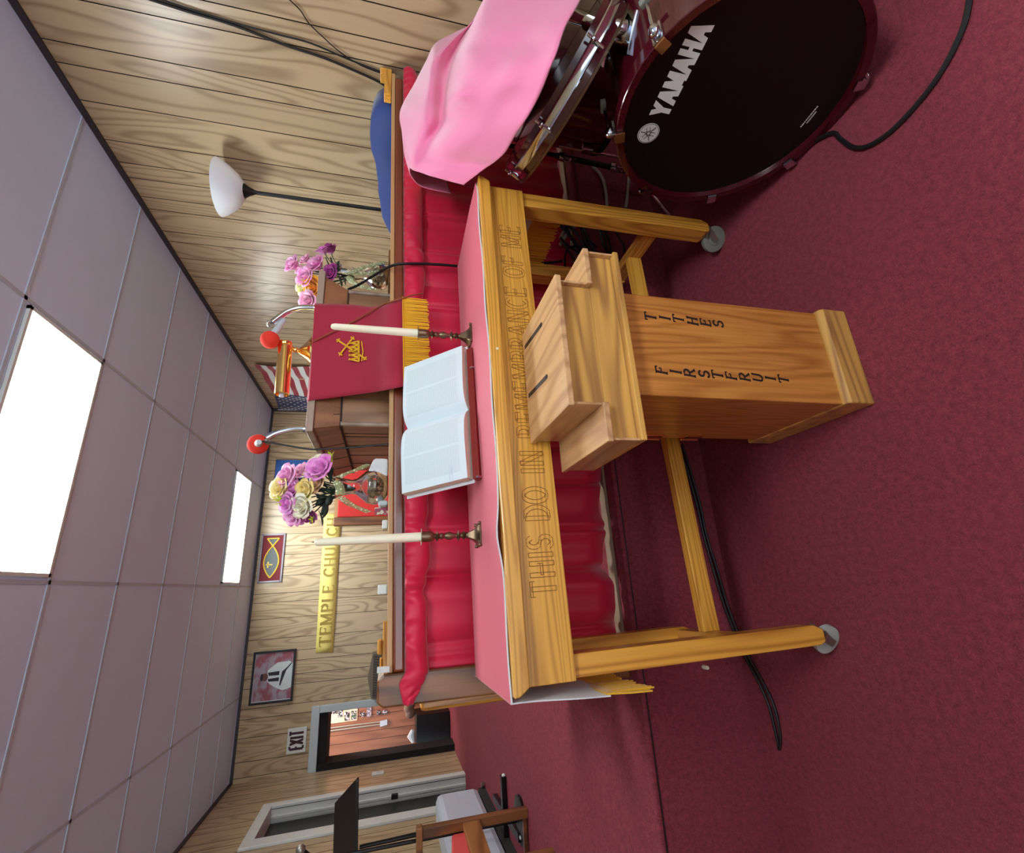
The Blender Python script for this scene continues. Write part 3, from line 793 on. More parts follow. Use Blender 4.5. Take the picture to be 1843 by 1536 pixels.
c = pZ(846,607,TZ+.016); c.z = TT(c); t = pY(752,607,c.y).z; z1 = pY(594,606,c.y).z
candlestick(c,t,'tarnished brass candlestick right of the open book, foot partly hidden by it'); candle(c,t,z1,'cream taper candle right of the open book, before the red hanging',.002)
# ------------------------------------------------------------------ altar rail, curtain and valance
zr = lambda X: 1.180+.0165*(X+.22)
YC = 1.60
rl = thing('altar_rail','long wooden altar rail crossing the stage behind the communion table','railing',(1.0,1.64,ZP))
def sbox(x0,x1,y0,y1,a,b):   # bar following the rail's slope, a..b below the rail line
    mb = MB(); return mb.hexa([V((x0,y0,zr(x0)+a)),V((x1,y0,zr(x1)+a)),V((x1,y1,zr(x1)+a)),V((x0,y1,zr(x0)+a)),V((x0,y0,zr(x0)+b)),V((x1,y0,zr(x1)+b)),V((x1,y1,zr(x1)+b)),V((x0,y1,zr(x0)+b))])
part(sbox(-.236,2.30,1.585,1.714,0,.016),'ledge',MT['palewood'],rl,bev=.003,label='pale wooden top ledge')
part(sbox(-.236,2.27,1.580,1.64,-.036,-.0005),'handrail',MT['mahog'],rl,bev=.008,label='glossy mahogany rail')
mb = MB(); mb.tube([(-.236,1.590,zr(-.236)-.041),(2.27,1.590,zr(2.27)-.041)],.004,6); part(mb,'curtain_rod',MT['silver'],rl,label='thin white curtain rod')
mb = MB(); mb.box((-.236,1.584,ZP),(2.22,1.63,ZP+.010)); part(mb,'bottom_board',plain('weathered_board',sr(140,116,92),.7),rl,label='pale board under the curtain hem')
mb = MB(); p0,p1 = -.326,-.237
mb.prism([(p0,1.578,ZP),(p1,1.578,ZP),(p1,1.578,1.205),(p1-.014,1.578,1.223),(p0+.014,1.578,1.223),(p0,1.578,1.205)],(0,.13,0))
part(mb,'post',MT['walnut'],rl,bev=.006,label='dark walnut end post')
mb = MB(); c = pY(690,1207,1.57); mb.box((c.x-.006,1.562,c.z-.018),(c.x+.010,1.577,c.z+.018)); mb.lathe([(.003,0),(.003,.002)],(c.x+.002,1.5615,c.z+.009),(0,-1,0),8); part(mb,'rod_bracket',MT['white'],rl,bev=.002,label='white rod bracket')
mb = MB(); mb.box((2.22,1.60,ZP),(2.30,1.68,zr(2.25)-.037)); part(mb,'end_post',MT['walnut'],rl,bev=.005)
mb = MB(); a = pY(704,118,1.585); b = pY(702,170,1.585)
mb.box((b.x,1.582,zr(2.2)+.017),(2.318,1.63,a.z+.028)); mb.box((a.x-.02,1.586,zr(2.2)+.018),(2.32,1.66,a.z+.05)); part(mb,'end_bracket',MT['oak'],rl,bev=.008,label='golden oak bracket against the panelled wall')

def cfold(x):
    v = .010*math.sin(x*23+.8*math.sin(x*5))+.006*math.sin(x*57+1.3*math.sin(x*9))
    for c,d in ((-.20,.010),(-.165,.010),(.03,.022),(.17,.016),(.34,.012),(.47,.012),(.66,.018),(.93,.014),(1.05,.016),(1.16,.012),(1.32,.018),(1.5,.014),(1.72,.018),(1.95,.014)):
        v += d*math.exp(-((x-c)/.010)**2)
    return v
cu = thing('altar_curtain','crimson satin curtain with a puffed valance hanging from the altar rail','curtain',(1.0,1.6,ZP))
mb = MB(); nx = 420; rows = []
for k in range(11):
    t = k/10
    r = []
    for i in range(nx+1):
        x = -.234+(2.30+.234)*i/nx
        zt = zr(x)-.044; zb = ZP+.022+.012*math.sin(x*7+1)+.008*math.sin(x*31)
        r.append(V((x+.004*math.sin(t*3+x*9), 1.604-.014*t+cfold(x)*(.45+.75*t)+.006*math.sin(x*11)*t, zt+(zb-zt)*t)))
    rows.append(r)
mb.grid(rows); o = part(mb,'curtain_panel',MT['red'],cu,solid=.0015,ang=60)
rnd = random.Random(3); pin = [(-.01,.030),(.035,.022),(.20,.020),(.62,.016),(.99,.018),(1.23,.020),(1.30,.014),(1.66,.022),(1.9,.014),(2.1,.016)]
wr = [(rnd.uniform(-.3,2.3), rnd.uniform(.006,.016), rnd.uniform(.007,.02), rnd.uniform(-.5,.5)) for _ in range(90)]
mb = MB(); rows = []; nx = 460
for k in range(15):
    t = k/14; r = []
    for i in range(nx+1):
        x = -.322+(2.318+.322)*i/nx
        e = max(0,(-.238-x)/.084)                    # the end that is wrapped around the post
        zt = zr(max(x,-.236))-.012-.020*e-.024*(1-min(1,e*3)); zb = zr(x)-.110-.007*math.sin(x*6)-.004*math.sin(x*17)+.048*e
        for c,d in pin: zb += d*.5*math.exp(-((x-c)/.022)**2)
        if x > 2.18: zb += .02*((x-2.18)/.138)**2; 
        puff = .025*math.sin(PI*min(1,t*1.02))**.6*(1-.72*e)
        for c,d in pin: puff *= 1-.45*math.exp(-((x-c)/.014)**2)
        w_ = 0
        for c,a,s_,sl in wr: w_ += a*math.exp(-((x-c-sl*t*.05)/s_)**2)*math.exp(-t*2.2)
        fine = .006*math.sin(x*170+2*math.sin(x*13))*math.exp(-t*5)
        y = 1.578-puff-w_*.5-fine-.003*math.sin(x*33+t*4)
        if e > 0: y = min(y, 1.574-.012*(1-abs(2*t-1))-.008*math.sin(e*9+t*5)**2)
        r.append(V((x, y, zt+(zb-zt)*t)))
    rows.append(r)
mb.grid(rows); part(mb,'valance',MT['red'],cu,solid=.0015,ang=70,label='gathered crimson valance')
# ------------------------------------------------------------------ small things along the rail ledge
def on_rail(x): return zr(x)+.016
def pack(ix0,ix1,iy0,iy1,name,label,cat,mat,y=1.65,th=.05):
    a = pY(ix0,iy0,y-th/2); b = pY(ix0,iy1,y-th/2); z0 = on_rail(a.x)+.0005
    mb = MB(); mb.box((b.x,y-th/2,z0),(a.x,y+th/2,max(a.z,z0+.012)))
    return single(mb,name,mat,label,cat,((a.x+b.x)/2,y,z0),bev=.004)
pack(680,697,1053,1071,'tissue_pack','white tissue packet on the altar rail below the yellow banner','packet',MT['white'])
pack(688,697,936,952,'card_box','small white box on the altar rail beside the left bouquet','box',MT['white'])

# ------------------------------------------------------------------ pulpit
pu = thing('pulpit','brown wood pulpit with flared top standing behind the altar rail','pulpit',(.88,2.05,ZP))
mb = MB(); mb.box((.593,1.722,ZP),(1.168,2.45,1.384)); part(mb,'lower_body',MT['pulpit'],pu,bev=.003)
mb = MB(); mb.hexa([V((.586,1.720,1.3845)),V((1.176,1.720,1.3845)),V((1.176,2.47,1.3845)),V((.586,2.47,1.3845)),V((.567,1.700,1.472)),V((1.216,1.700,1.472)),V((1.216,2.52,1.472)),V((.567,2.52,1.472))])
fl = part(mb,'upper_flare',MT['pulpitx'],pu,bev=.002)
mb = MB(); mb.box((.553,1.690,1.4725),(1.238,2.55,1.498)); part(mb,'top_board',MT['pulpitedge'],pu,bev=.003)
for x in (.594,1.169):
    mb = MB(); mb.tube([(x,1.722,ZP),(x,1.722,1.383)],.009,10); part(mb,'corner_bead',MT['pulpitedge'],pu)
mb = MB()
for z in (1.3845,): mb.box((.583,1.7175,z-.004),(1.179,1.7215,z+.002)); mb.box((.582,1.72,z-.004),(.585,2.47,z+.002))
for a,b in (((.618,1.7065,1.470),(.632,1.7205,1.388)),): mb.bar(a,b,.005,.003,(1,0,0))
for y in (1.95,2.16,2.33): mb.bar((.5675+.0005,y,1.470),(.586,y-.01,1.387),.004,.003)
for y in (1.83,1.87,2.0,2.15,2.3): mb.box((.5915,y,ZP),(.593,y+.004,1.38))
part(mb,'dark_joints',MT['groove'],pu)

rows_px = [((557,722),(567,548),1.688),((585,719),(585,548.5),1.690),((612,715),(612,549),1.682),((640,711),(640,551),1.664),((668,707),(668,554),1.630),((690,704),(690,549),1.572),((706,701),(704,543.5),1.542),((726,697),(724,537),1.534)]
sc_ = thing('pulpit_scarf','deep red pulpit scarf with golden fringe and embroidered cross and crown','pulpit scarf',(.88,1.69,1.5))
rows = []
lt,rt = pY(557,722,1.688),pY(567,548,1.688)
for yy in (1.95,1.80,1.70): rows.append([V((lt.x+(rt.x-lt.x)*i/16, yy, 1.5005)) for i in range(17)])
for a,b,Y in rows_px:
    A = pY(a[0],a[1],Y); B2 = pY(b[0],b[1],Y)
    rows.append([A.lerp(B2,i/16)+V((0,-.0035-.003*math.sin(i*.9+Y*30),0)) for i in range(17)])
mb = MB(); mb.grid(rows); part(mb,'cloth',MT['scarf'],sc_,solid=.003,ang=60,label='deep red cloth')
L0,R0 = rows[-1][0],rows[-1][-1]
mb = MB(); rnd = random.Random(11); n = 86
mb.bar(L0+V((0,-.003,-.001)),R0+V((0,-.003,-.001)),.012,.003,(0,0,1))
for i in range(n):
    p = L0.lerp(R0,(i+.5)/n)+V((0,-.003,0)); l = .094+rnd.uniform(-.006,.004); dx = rnd.uniform(-.003,.003); dy = rnd.uniform(-.003,.002)
    mb.tube([p,p+V((dx*.4,dy-.001,-l*.5)),p+V((dx,dy,-l))],.0024,4)
part(mb,'fringe',MT['gold'],sc_,label='golden fringe')
# embroidery: tilted cross through a crown
E0 = pY(636,632,1.6565); eX = (pY(636,560,1.674)-pY(636,700,1.674)).normalized(); eY = (pY(600,632,1.685)-pY(660,632,1.64)).normalized(); eN = eX.cross(eY).normalized()*-1
if eN.y > 0: eN = -eN
ca,sa = math.cos(math.radians(-36)),math.sin(math.radians(-36))
def em(u,v): u,v = 1.15*(u*ca-v*sa),1.15*(u*sa+v*ca); return E0+eX*u+eY*v+eN*.0065
mb = MB()
def strip(pts,w_):
    for a,b in zip(pts,pts[1:]): mb.bar(em(*a),em(*b),w_,.002,eN)
strip([(0,-.050),(0,.060)],.0065); strip([(-.034,.026),(.034,.026)],.0065)
for c,d in (((0,.060),(0,1)),((0,-.050),(0,-1)),((.034,.026),(1,0)),((-.034,.026),(-1,0))):
    pxx = (-d[1],d[0])
    strip([(c[0]+pxx[0]*.008+d[0]*.002,c[1]+pxx[1]*.008+d[1]*.002),(c[0]-pxx[0]*.008+d[0]*.002,c[1]-pxx[1]*.008+d[1]*.002)],.005)
    strip([c,(c[0]+d[0]*.009,c[1]+d[1]*.009)],.005)
cr = math.radians(36)
def rc(u,v): return (u*math.cos(cr)-v*math.sin(cr), u*math.sin(cr)+v*math.cos(cr)-.006)
for k in range(5):
    x = -.030+.015*k
    strip([rc(x-.007,-.018),rc(x,.012),rc(x+.007,-.018)],.006); mb.ball(em(*rc(x,.015)),.0045,u=8,v=6)
strip([rc(-.036,-.016),rc(.036,-.016)],.008); strip([rc(-.036,-.026),rc(0,-.031),rc(.036,-.026)],.004)
part(mb,'embroidery',MT['gold'],sc_,label='yellow embroidered cross and crown')

# brass desk lamp and its brown cord
bl = thing('desk_lamp','polished brass reading lamp with a tubular shade on top of the pulpit','lamp',(pY(560,635,1.78).x,1.78,1.5012))
YL = 1.78; bc = pY(560,634,YL); zb = 1.5012
tp = pY(537,632,YL); hgt = tp.z-zb
mb = MB(); mb.lathe([(.064,0),(.064,.010),(.060,.014),(.050,.022),(.030,hgt*.62),(.014,hgt*.9),(.006,hgt)],(bc.x,YL,zb),(0,0,1),28); part(mb,'base',MT['brass'],bl)
mb = MB(); q = pY(524,627,YL); mb.tube([(bc.x,YL,zb+hgt-.002),tp+(q-tp)*.4,q],.006,8); mb.ball(tp+(q-tp)*.35,.012); mb.ball(q,.011); part(mb,'joint',MT['brass'],bl)
mb = MB(); a = pY(514,616,YL); b = pY(507,711,YL); d = (b-a).normalized(); L = (b-a).length
mb.lathe([(.018,0),(.025,.003),(.026,.01),(.0235,.016),(.026,.022),(.026,.030),(.0265,.036),(.0265,L-.002),(.024,L),(.022,L),(.022,L-.01)],a,d,28); part(mb,'shade',MT['brass'],bl)
mb = MB(); mb.lathe([(.009,L-.02),(.010,L+.006),(.006,L+.010)],a,d,12); part(mb,'bulb',MT['silver'],bl)
cpts = [V((bc.x+.040,1.735,1.508)),pY(563,621,1.700)+V((0,-.016,.006)),pY(594,603,1.686)+V((0,-.012,0)),pY(640,580,1.664)+V((0,-.012,0)),pY(684,557,1.60)+V((0,-.022,0)),pY(708,545,1.54)+V((0,-.012,0)),pY(728,539,1.532)+V((0,-.012,0)),pY(742,536,1.532)+V((.01,0,0)),pY(760,533,1.545)+V((0.012,.0,0))]
mb = MB(); mb.tube(smooth_path(cpts,5),.0028,6); single(mb,'lamp_cord',MT['browncord'],'thin brown cord crossing the front of the red pulpit scarf','cord',cpts[0])

# gooseneck microphones
def mic(neck, tip, foam, fr, Y, label, cablepts, knob):
    r = thing('gooseneck_microphone',label,'microphone',V((pY(neck[0][0],neck[0][1],Y).x,Y,1.4985)),'gooseneck microphones on the pulpit')
    P_ = [pY(x,y,Y) for x,y in neck]; P_[0].z = 1.4990
    mb = MB(); mb.tube(smooth_path(P_,5),.0125,12); part(mb,'gooseneck',MT['chrome'],r,label='chrome bent neck')
    mb = MB(); mb.lathe([(.024,0),(.024,.006),(.014,.010),(.013,.016)],(P_[0].x,Y,1.4990),(0,0,1),16); part(mb,'mount',MT['chrome'],r)
    k = pY(knob[0],knob[1],Y); mb = MB(); mb.ball(k,.013,(1,1,.8)); mb.ball(k+V((0,-.014,0)),.007); part(mb,'clip',MT['steel'],r)
    a = tip[0]; b = tip[1]; mb = MB(); d = (b-a); L = d.length
    mb.lathe([(.008,-.02),(.010,0),(.0115,L*.1),(.0115,L*.3),(.013,L*.4),(.0135,L)],a,d,14); part(mb,'microphone_body',MT['bluegrey'],r)
    mb = MB(); mb.ball(foam,fr,u=20,v=14); part(mb,'windscreen',MT['foam'],r,label='red foam windscreen')
    if cablepts:
        mb = MB(); mb.tube(smooth_path(cablepts,5),.0032,6); part(mb,'cable',MT['cable'],r)
YM = 1.76
mic([(560,554),(545,554),(530,556.5),(516,562),(503,571),(490,581)],(pY(507,582,YM)+V((0,0,0)),pY(491,604,YM)),pY(486,612,YM),.0345,YM,
    'silver gooseneck microphone with red foam ball right of the brass lamp',None,(485,584))
fm = pY(464.5,800,YM+.02)
mic([(556,773),(540,772),(524,773),(510,776),(497,780),(487,785),(480,789)],(pY(466,797,YM-.045),pY(465,799,YM)),fm,.036,YM,
    'silver gooseneck microphone with red foam ball on the left end of the pulpit',
    [pY(466,797,YM-.05),pY(474,795,YM-.05),pY(488,797,YM-.05),pY(520,803,YM-.06),pY(560,809,YM-.07),pY(590,808,YM-.08),pY(630,806,YM-.085),pY(670,802,YM-.085),pY(701,799,1.66)],(481,795))
# black cable from the pulpit over the rail and down behind the table
cp = [pY(627,521,1.735),pY(645,513,1.70),pY(668,499,1.66),pY(690,486,1.60),V((0,0,0)),pY(725,475,1.535),pY(760,475,1.548),pY(800,477,1.553),pY(828,479,1.555),pY(900,478,1.56),pY(1000,472,1.57),pY(1010,468,1.565)]
cp[4] = pY(707,478,1.548)
mb = MB(); mb.tube(smooth_path(cp,5),.0055,7); single(mb,'microphone_cable',MT['cable'],'black cable looping from the pulpit over the altar rail','cable',cp[0])
# ------------------------------------------------------------------ artificial flowers
def col(name, a, b): 
    n = N(name); lw = n.n('ShaderNodeTexCoord'); f = n.noise(n.coords((1,1,1)), 26, 3, .6)
    n.set(Base_Color=n.mix(n.math('MULTIPLY',n.math('SUBTRACT',f,.3),2.5,clamp=True), a, b), Roughness=.6, Sheen_Weight=.3); return n.m
FC = {'pink':col('pink_petals',sr(236,110,196),sr(255,206,234)),'deep':col('magenta_petals',sr(132,16,108),sr(190,50,160)),'purple':col('orchid_petals',sr(226,90,204),sr(252,190,240)),
      'yellow':col('yellow_petals',sr(250,220,110),sr(255,248,196)),'cream':col('cream_petals',sr(244,236,190),sr(252,250,232)),'peach':col('peach_petals',sr(226,184,132),sr(246,222,180)),
      'orange':col('orange_petals',sr(246,150,10),sr(255,196,40)),'rose':col('pale_pink_petals',sr(240,140,190),sr(252,210,230)),'lemon':col('lemon_petals',sr(236,232,140),sr(250,250,205))}
def rose_mesh(c, r, d, seed):
    rnd = random.Random(seed); mb = MB(); d = V(d).normalized(); x = d.orthogonal().normalized(); y = d.cross(x)
    for ring,(n,rr,hh) in enumerate(((2,.22,.62),(3,.42,.66),(4,.68,.62),(5,.95,.50))):
        a0 = rnd.uniform(0,6)
        for k in range(n):
            a = a0+2*PI*k/n+rnd.uniform(-.2,.2); sp = PI/n*1.35; R1 = rr*r*rnd.uniform(.9,1.1)
            rows = []
            for j in range(6):
                t = j/5; row = []
                for i in range(7):
                    u = i/3-1; w_ = math.sin(PI*(.18+.72*t))**.7
                    rad = R1*(.30+.70*t**.65)+(R1*.22*max(0,t-.7)/.3 if ring > 1 else 0)
                    ang = a+u*sp*w_
                    h = hh*r*2*(t-.35)*(1-.10*u*u*t)-(.16*r*max(0,t-.8)/.2 if ring > 1 else 0)
                    row.append(V(c)+x*(math.cos(ang)*rad)+y*(math.sin(ang)*rad)+d*h)
                rows.append(row)
            mb.grid(rows)
    return mb
def leaf(mb, a, b, w_, side, bend=.3):
    a = V(a); b = V(b); d = b-a; n_ = V(side).normalized(); rows = []
    for j in range(6):
        t = j/5; p = a+d*t+n_.cross(d).normalized()*(bend*d.length*.3*math.sin(PI*t)); ww = w_*math.sin(PI*min(1,t*.95+.05))**.8
        rows.append([p-n_*ww, p+n_.cross(d).normalized()*ww*.35, p+n_*ww])
    mb.grid(rows)
def bouquet(name, label, Y, zbase, base_px, roses, leaves, buds, stems_to):
    c = pY(base_px[0],base_px[1],Y); c.z = zbase
    r = thing(name, label, 'flowers', c, 'artificial flower bouquets')
    k = 0; hub = pY(stems_to[0],stems_to[1],Y)
    for (x,y,rp,kind,dy) in roses:
        k += 1; p = pY(x,y,Y+dy); rad = rp*p.length/F*1.02
        d = (p-hub).normalized()*.7+V((0,-.75,0))
        part(rose_mesh(p,rad,d,k*13+len(roses)),'rose',FC[kind],r,label=kind.replace('deep','magenta').replace('purple','orchid pink')+' artificial rose',solid=.0006)
    mb = MB()
    for (x,y,rp,kind,dy) in roses:
        p = pY(x,y,Y+dy); mb.tube(smooth_path([hub+V((0,0,-.05)),hub.lerp(p,.5)+V((0,.01,0)),p],3),.0022,5)
    part(mb,'stems',MT['leaf'],r)
    mb = MB()
    for (x0,y0,x1,y1,w_) in leaves: leaf(mb,pY(x0,y0,Y+.005),pY(x1,y1,Y-.01),w_,(.4,-.6,.5))
    part(mb,'foliage',MT['leaf'],r,solid=.0006)
    if buds:
        for (x,y,s) in buds:
            mb = MB(); p = pY(x,y,Y-.03)
            for q in range(5): leaf(mb,p,p+V((.6*math.cos(q*1.3),-.3,.6*math.sin(q*1.3)+.4)).normalized()*s,s*.22,(math.sin(q*1.3),0,math.cos(q*1.3)))
            part(mb,'bud',MT['leaflight'],r,label='yellow green bud',solid=.0005)
    return r,c,hub
YV = 1.655; zv = on_rail(.36)+.001
g5 = lambda x,y: (480+x/9.6, 800+y/9.6)
RO = [(400,560,13.5,'pink',-.02),(265,755,12.5,'yellow',-.01),(520,780,11,'purple',0),(700,800,13,'yellow',-.03),(410,1010,13,'purple',-.02),(650,1070,14,'cream',-.035),(485,1235,11,'pink',-.005),(610,1240,8,'purple',0),(780,1225,9,'deep',-.01),(620,480,9.5,'rose',0),(945,465,17,'purple',-.03),(900,340,12,'cream',.005),(895,690,11,'peach',-.02),(330,860,8,'lemon',0)]
LV = [(1000,900,820,860,.012),(1000,950,840,1060,.014),(1050,850,900,760,.012),(1020,1000,930,1240,.011),(1100,700,720,560,.011),(1100,660,1120,380,.012),(1080,620,1150,400,.010),(1050,1000,960,1290,.010),(900,1150,960,1420,.006),(1060,900,860,930,.016),(1090,800,980,620,.013),(1120,870,1010,1080,.014),(1080,780,700,640,.012),(1150,800,1030,830,.02),(1200,800,1080,760,.016)]
r,c,hub = bouquet('flower_bouquet','pink, cream and yellow rose bouquet in a pebble-filled glass vase left of the pulpit',YV,zv,(697,876),
    [(g5(x,y)[0],g5(x,y)[1],q,k_,d) for x,y,q,k_,d in RO],[(g5(a,b)[0],g5(a,b)[1],g5(c_,d)[0],g5(c_,d)[1],w_) for a,b,c_,d,w_ in LV],
    [(598,824,.026),(506,902,.022),(556,897,.018),(563,936,.016),(553,856,.018)],(612,880))
def vase(r, c, hub, s, pebbles=75):
    mb = MB(); h = hub.z-c.z+.012
    prof = [(.001,.004),(.030,.004),(.046,.012),(.058,.030),(.061,.048),(.055,.070),(.040,.088),(.026,.104),(.022,.120),(.026,.140),(.034,h-.004),(.038,h)]
    prof = [(a*s,b*s if i < 10 else b) for i,(a,b) in enumerate(prof)]
    outer = [(a+.0018,b-(.003 if i < 3 else 0)) for i,(a,b) in enumerate(prof)]
    mb.lathe(prof[::-1]+outer, c, (0,0,1), 32, caps=False)
    part(mb,'vase',MT['glass'],r,label='clear glass vase',recalc=True)
    mb = MB(); rnd = random.Random(4)
    for i in range(pebbles):
        z = rnd.uniform(.012,.066); R_ = .050*math.sqrt(max(.05,1-((z-.045)/.05)**2)); q = R_*math.sqrt(rnd.random()); a = rnd.uniform(0,6.28)
        mb.ball((c.x+q*math.cos(a)*s,c.y+q*math.sin(a)*s,c.z+z*s),.0085*s,(rnd.uniform(.8,1.3),rnd.uniform(.8,1.2),rnd.uniform(.6,1)),6,4)
    part(mb,'pebbles',MT['stone'],r,label='river pebbles')['kind'] = 'stuff'
vase(r,c,hub,1.0)
mb = MB()
for pts in ([(607,862),(616,856),(633,850),(650,843),(660,838)],[(607,868),(612,880),(613,893)],[(614,896),(630,908),(648,916),(668,924)]):
    P_ = smooth_path([pY(x,y,YV-.045) for x,y in pts],4)
    mb.grid([[p+V((.0,-.004*math.sin(i),.015)) for i,p in enumerate(P_)],[p+V((.004,-.008,0)) for p in P_],[p+V((.0,-.004,-.015)) for p in P_]])
part(mb,'ribbon',MT['net'],r,label='dotted pale green net ribbon',solid=.0004)
# white folded towel, wipes and a printed card on the ledge beside the vase
mb = MB(); rows = []
tw = [((662,851),(672,828)),((668,853),(676,826)),((680,857),(688,826)),((692,859),(700,827))]
for yy,sc in ((1.625,1),(1.615,.9)):
    pass
A = [pY(a[0],a[1],1.63) for a,b in tw]; B2 = [pY(b[0],b[1],1.63) for a,b in tw]; zf_ = on_rail(.45)+.001
for p in (A[-1],B2[-1]): p.z = zf_
fr_ = A+B2[::-1]
mb.prism([p+V((0,-.01,0)) for p in fr_],(0,.07,0)); single(mb,'towel',MT['lining'],'folded white towel on the altar rail between vase and pulpit','towel',(fr_[0].x,1.65,zf_),bev=.008)
mb = MB(); a = pY(694,903,1.64); b = pY(681,913,1.64); z0 = on_rail(a.x)+.001; mb.box((b.x,1.61,z0),(a.x,1.68,b.z)); single(mb,'cup',MT['bluegrey'],'small pale cup between the glass vase and the printed card','cup',((a.x+b.x)/2,1.645,z0),bev=.008)
n = N('printed_card_face'); f = n.noise(n.coords((1,1,1)), 60, 1); n.set(Base_Color=n.mix(n.math('GREATER_THAN',f,.55), sr(150,60,84), sr(206,196,170)), Roughness=.5)
mb = MB(); a = pY(697,914,1.66); b = pY(674,927,1.66); z0 = on_rail(a.x)+.001; mb.box((b.x,1.655,z0),(a.x,1.665,b.z)); single(mb,'card',n.m,'small mauve printed card standing on the rail left of the vase','card',((a.x+b.x)/2,1.66,z0))

YB2 = 1.98; zb2 = pY(699,500,YB2).z
h6 = lambda x,y: (500+x/8.377, 440+y/8.377)
RO = [(250,310,11,'pink',0),(430,250,8,'rose',.02),(600,320,12.5,'pink',-.02),(450,500,13,'pink',-.03),(690,110,8.5,'purple',0),(790,90,10.5,'deep',.01),(820,450,11.5,'deep',-.02),(555,660,13,'orange',-.02),(410,650,11,'lemon',0),(480,840,11.5,'rose',-.02),(340,400,6,'rose',0)]
LV = [(900,420,930,240,.012),(920,400,1080,340,.012),(880,380,800,180,.012),(860,400,720,180,.011),(930,430,1020,620,.012),(900,480,960,640,.014),(760,480,480,300,.008),(800,420,560,420,.008),(950,450,1060,560,.013),(880,440,680,420,.012)]
r2,c2,hub2 = bouquet('flower_bouquet','smaller magenta, pink and orange bouquet half hidden behind the right of the pulpit',YB2,zb2,(699,500),
    [(h6(x,y)[0],h6(x,y)[1],q,k_,d) for x,y,q,k_,d in RO],[(h6(a,b)[0],h6(a,b)[1],h6(c_,d)[0],h6(c_,d)[1],w_) for a,b,c_,d,w_ in LV],None,(618,497))
vase(r2,c2,hub2,1.05,60)
mb = MB()
for pts in ([(625,496),(645,486),(668,479),(692,474)],[(628,500),(640,512),(660,520),(680,524)],[(640,494),(660,494),(680,490)]):
    P_ = smooth_path([pY(x,y,YB2-.06) for x,y in pts],4)
    mb.grid([[p+V((0,-.004*math.sin(i*1.7),.020)) for i,p in enumerate(P_)],[p+V((.004,-.012,0)) for p in P_],[p+V((0,-.004,-.020)) for p in P_]])
part(mb,'ribbon',MT['net'],r2,label='dotted pale net ribbon',solid=.0004)
mb = MB(); mb.box((c2.x-.10,YB2-.1,ZP),(c2.x+.06,YB2+.1,zb2-.012)); ped = None
pd = thing('flower_pedestal','plain wooden pedestal under the right bouquet behind the altar rail','pedestal',(c2.x,YB2,ZP))
part(mb,'shaft',MT['walnut'],pd); mb = MB(); mb.box((c2.x-.11,YB2-.11,zb2-.012),(c2.x+.075,YB2+.11,zb2)); part(mb,'top',MT['walnut'],pd,bev=.003)

# ------------------------------------------------------------------ things on the walls
YW = YB-.001
def on_wall(q, d=0.0): return pY(q[0],q[1],YW-d)
def frame_quad(TLp,TRp,BRp,BLp, d0, d1, bw):   # picture frame ring between depths d0..d1 in front of the far wall
    c = [on_wall(q) for q in (TLp,TRp,BRp,BLp)]
    x0 = (c[0].x+c[3].x)/2; x1 = (c[1].x+c[2].x)/2; z1 = (c[0].z+c[1].z)/2; z0 = (c[2].z+c[3].z)/2
    mb = MB()
    mb.box((x0,YW-d1,z0),(x1,YW-d0,z0+bw)); mb.box((x0,YW-d1,z1-bw),(x1,YW-d0,z1)); mb.box((x0,YW-d1,z0+bw),(x0+bw,YW-d0,z1-bw)); mb.box((x1-bw,YW-d1,z0+bw),(x1,YW-d0,z1-bw))
    return mb,x0,x1,z0,z1
# fish plaque
mb,x0,x1,z0,z1 = frame_quad((464.4,1050.5),(470,962.5),(514.8,960),(507.7,1048),0,.022,.022)
fp = thing('framed_fish_plaque','framed dark red plaque with a golden fish and cross high on the far wall','picture',((x0+x1)/2,YW,z0))
part(mb,'frame',MT['framegrey'],fp,bev=.003)
mb = MB(); mb.box((x0+.02,YW-.010,z0+.02),(x1-.02,YW-.001,z1-.02)); part(mb,'mat',MT['matred'],fp)
cx,cz,wd,ht = (x0+x1)/2,(z0+z1)/2,(x1-x0),(z1-z0)
def fish(t): return (cx-.40*wd+.80*wd*t, .30*ht*math.sin(PI*min(1,t/.80))**.85 if t <= .80 else -(t-.80)/.20*.25*ht)
mb = MB(); n = 40
for s in (1,-1): 
    pts = [V((fish(k/n)[0],YW-.014,cz+s*fish(k/n)[1])) for k in range(n+1)]; mb.tube(pts,.0075,6)
xe = fish(1)[0]; mb.tube([V((xe,YW-.014,cz+.25*ht)),V((xe,YW-.014,cz-.25*ht))],.0075,6)
mb.bar((cx-.14*wd,YW-.015,cz+.20*ht),(cx-.14*wd,YW-.015,cz-.06*ht),.013,.004,(0,1,0)); mb.bar((cx-.20*wd,YW-.015,cz+.12*ht),(cx-.08*wd,YW-.015,cz+.12*ht),.013,.004,(0,1,0))
part(mb,'golden_fish',MT['fishgold'],fp,label='golden fish outline with a small cross')
mb = MB(); up = [V((fish(k/n)[0],YW-.012,cz+fish(k/n)[1])) for k in range(33)]; dn = [V((p.x,p.y,2*cz-p.z)) for p in up[1:-1]]
mb.prism(up+dn[::-1],(0,.002,0)); t_ = [V((fish(.8)[0],YW-.012,cz)),V((xe,YW-.012,cz+.25*ht)),V((xe,YW-.012,cz-.25*ht))]; mb.prism(t_,(0,.002,0)); part(mb,'glass_inlay',MT['glassdark'],fp)
